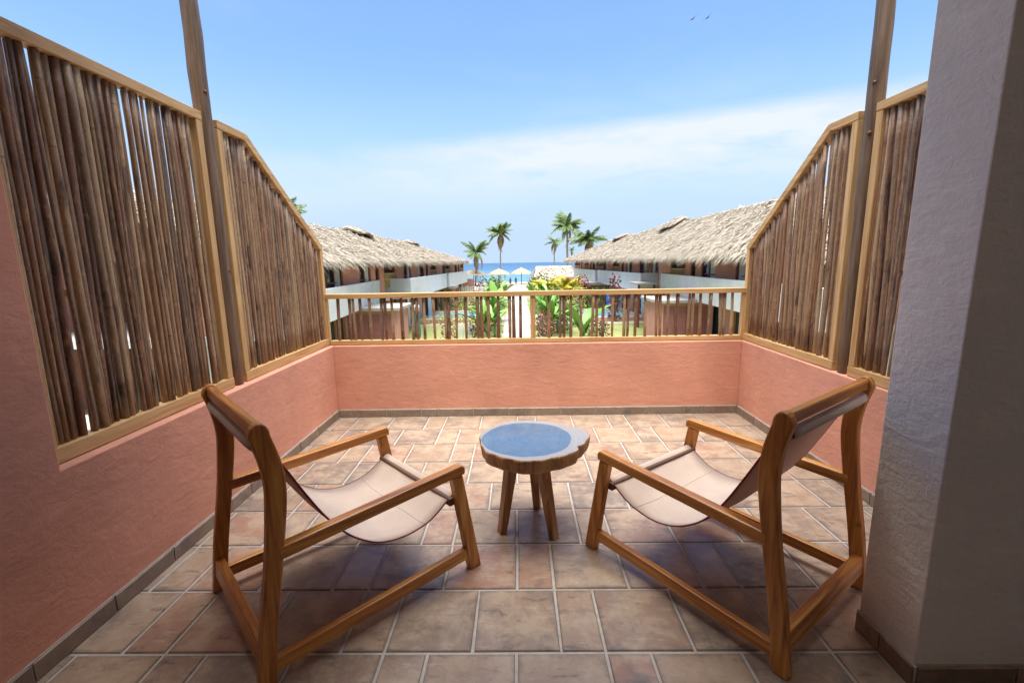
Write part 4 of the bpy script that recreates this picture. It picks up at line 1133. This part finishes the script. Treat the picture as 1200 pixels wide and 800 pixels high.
sg_ = empty('garden_sign', (3.05, 30.0, GZ)); tag(sg_, 'narrow orange and white banner among the plants right of the path', 'banner')
MB().tube([(0, 0, 0), (0, 0, 2.2)], .025, 8).build('pole', 'white_paint', sg_); MB().box((-.11, -.015, 1.2), (.11, .015, 2.15)).build('cloth', 'orange_cloth', sg_); MB().box((-.30, -.012, 1.0), (-.115, .012, 2.2)).build('side_cloth', 'white_paint', sg_)

# ---- two far people on the path
def person(x, y, lab, m, stride, seed):
    J = {'pel': (0, 0, .95), 'chest': (0, 0, 1.32), 'neck': (0, 0, 1.50), 'head': (0, -.02, 1.62), 'top': (0, -.01, 1.74),
         'kl': (-.10, -stride*.5, .50), 'al': (-.11, -stride*.9, .07), 'fl': (-.11, -stride*.9-.14, .04), 'kr': (.10, stride*.3, .50), 'ar': (.11, stride, .09), 'fr': (.11, stride-.14, .04),
         'sl': (-.19, 0, 1.42), 'el': (-.25, .05, 1.14), 'hl': (-.25, -.05, .88), 'sr': (.19, 0, 1.42), 'er': (.25, -.02, 1.14), 'hr': (.26, -.12, .90)}
    Rr = {'pel': .15, 'chest': .16, 'neck': .055, 'head': .10, 'top': .06, 'kl': .075, 'al': .045, 'fl': .035, 'kr': .075, 'ar': .045, 'fr': .035, 'sl': .065, 'el': .048, 'hl': .035, 'sr': .065, 'er': .048, 'hr': .035}
    E_ = [('pel','chest'),('chest','neck'),('neck','head'),('head','top'),('pel','kl'),('kl','al'),('al','fl'),('pel','kr'),('kr','ar'),('ar','fr'),('chest','sl'),('sl','el'),('el','hl'),('chest','sr'),('sr','er'),('er','hr')]
    ks = list(J); me = bpy.data.meshes.new('person'); me.from_pydata([J[k] for k in ks], [(ks.index(a), ks.index(b)) for a, b in E_], [])
    o = obj('person', me, 'skin', loc=(x, y, GZ)); md = o.modifiers.new('skin', 'SKIN'); sv = me.skin_vertices[0].data
    for i, k in enumerate(ks): sv[i].radius = (Rr[k], Rr[k]*.8); sv[i].use_root = (k == 'pel')
    o.modifiers.new('sub', 'SUBSURF').levels = 1; o.modifiers['sub'].render_levels = 1
    tag(o, lab, 'person')
    def cloth(name, prof, mm):
        n = 12; vs = [(a*math.cos(2*math.pi*k/n), b*math.sin(2*math.pi*k/n), z) for a, b, z in prof for k in range(n)]
        MB().add(vs, [(i*n+k, i*n+(k+1) % n, (i+1)*n+(k+1) % n, (i+1)*n+k) for i in range(len(prof)-1) for k in range(n)]).build(name, mm, o, smooth=True)
    cloth('shirt', [(.17, .135, .92), (.18, .14, 1.1), (.21, .15, 1.32), (.22, .13, 1.44), (.08, .08, 1.52)], m)
    cloth('shorts', [(.23, .17+stride*.3, .58), (.21, .16+stride*.2, .75), (.18, .14, .95)], 'dark_cloth')
    cloth('hair', [(.115, .11, 1.62), (.12, .115, 1.70), (.06, .06, 1.78)], 'dark_cloth')
person(-1.5, 92, 'person in a dark top walking at the far end of the path', 'dark_cloth', .2, 1)
person(-.4, 95, 'person in a blue shirt standing by the right parasol', 'blue_cloth', .05, 2)

# ---- two birds gliding high over the garden
def bird(x, y, z, rz, roll, lab):
    b = MB()
    body = [(-.34, .012, .0), (-.22, .05, 0), (0, .075, .0), (.18, .06, .01), (.27, .035, .02), (.36, .01, .01)]
    b.tube([(p[0], 0, p[2]) for p in body], [p[1] for p in body], 8)
    o = b.build('bird', 'bird_feather', loc=(x, y, z), smooth=True)
    for s in (-1, 1):
        vs = [(.12, s*.04, .03), (-.12, s*.04, .02), (.14, s*.38, .12), (-.08, s*.38, .10), (.0, s*.78, .06), (-.10, s*.74, .05)]
        vs2 = [(a, q, c-.012) for a, q, c in vs]
        MB().add(vs+vs2, [(0,2,3,1), (2,4,5,3), (6,7,9,8), (8,9,11,10), (0,6,8,2), (2,8,10,4), (4,10,11,5), (5,11,9,3), (3,9,7,1)]).build('wing', 'bird_feather', o)
    MB().add([(-.25, .03, .0), (-.25, -.03, .0), (-.48, -.09, 0), (-.48, .09, 0), (-.25, .03, -.012), (-.25, -.03, -.012), (-.48, -.09, -.012), (-.48, .09, -.012)], [(0,1,2,3),(7,6,5,4),(0,3,7,4),(2,1,5,6),(3,2,6,7),(0,4,5,1)]).build('tail', 'bird_feather', o)
    o.rotation_euler = (roll, 0, rz)
    tag(o, lab, 'bird', 'gliding birds')
bird(21.2, 60, 29.4, R(100), R(-38), 'left one of two dark birds gliding in the blue sky')
bird(22.95, 60, 29.5, R(95), R(-42), 'right one of two dark birds gliding in the blue sky')
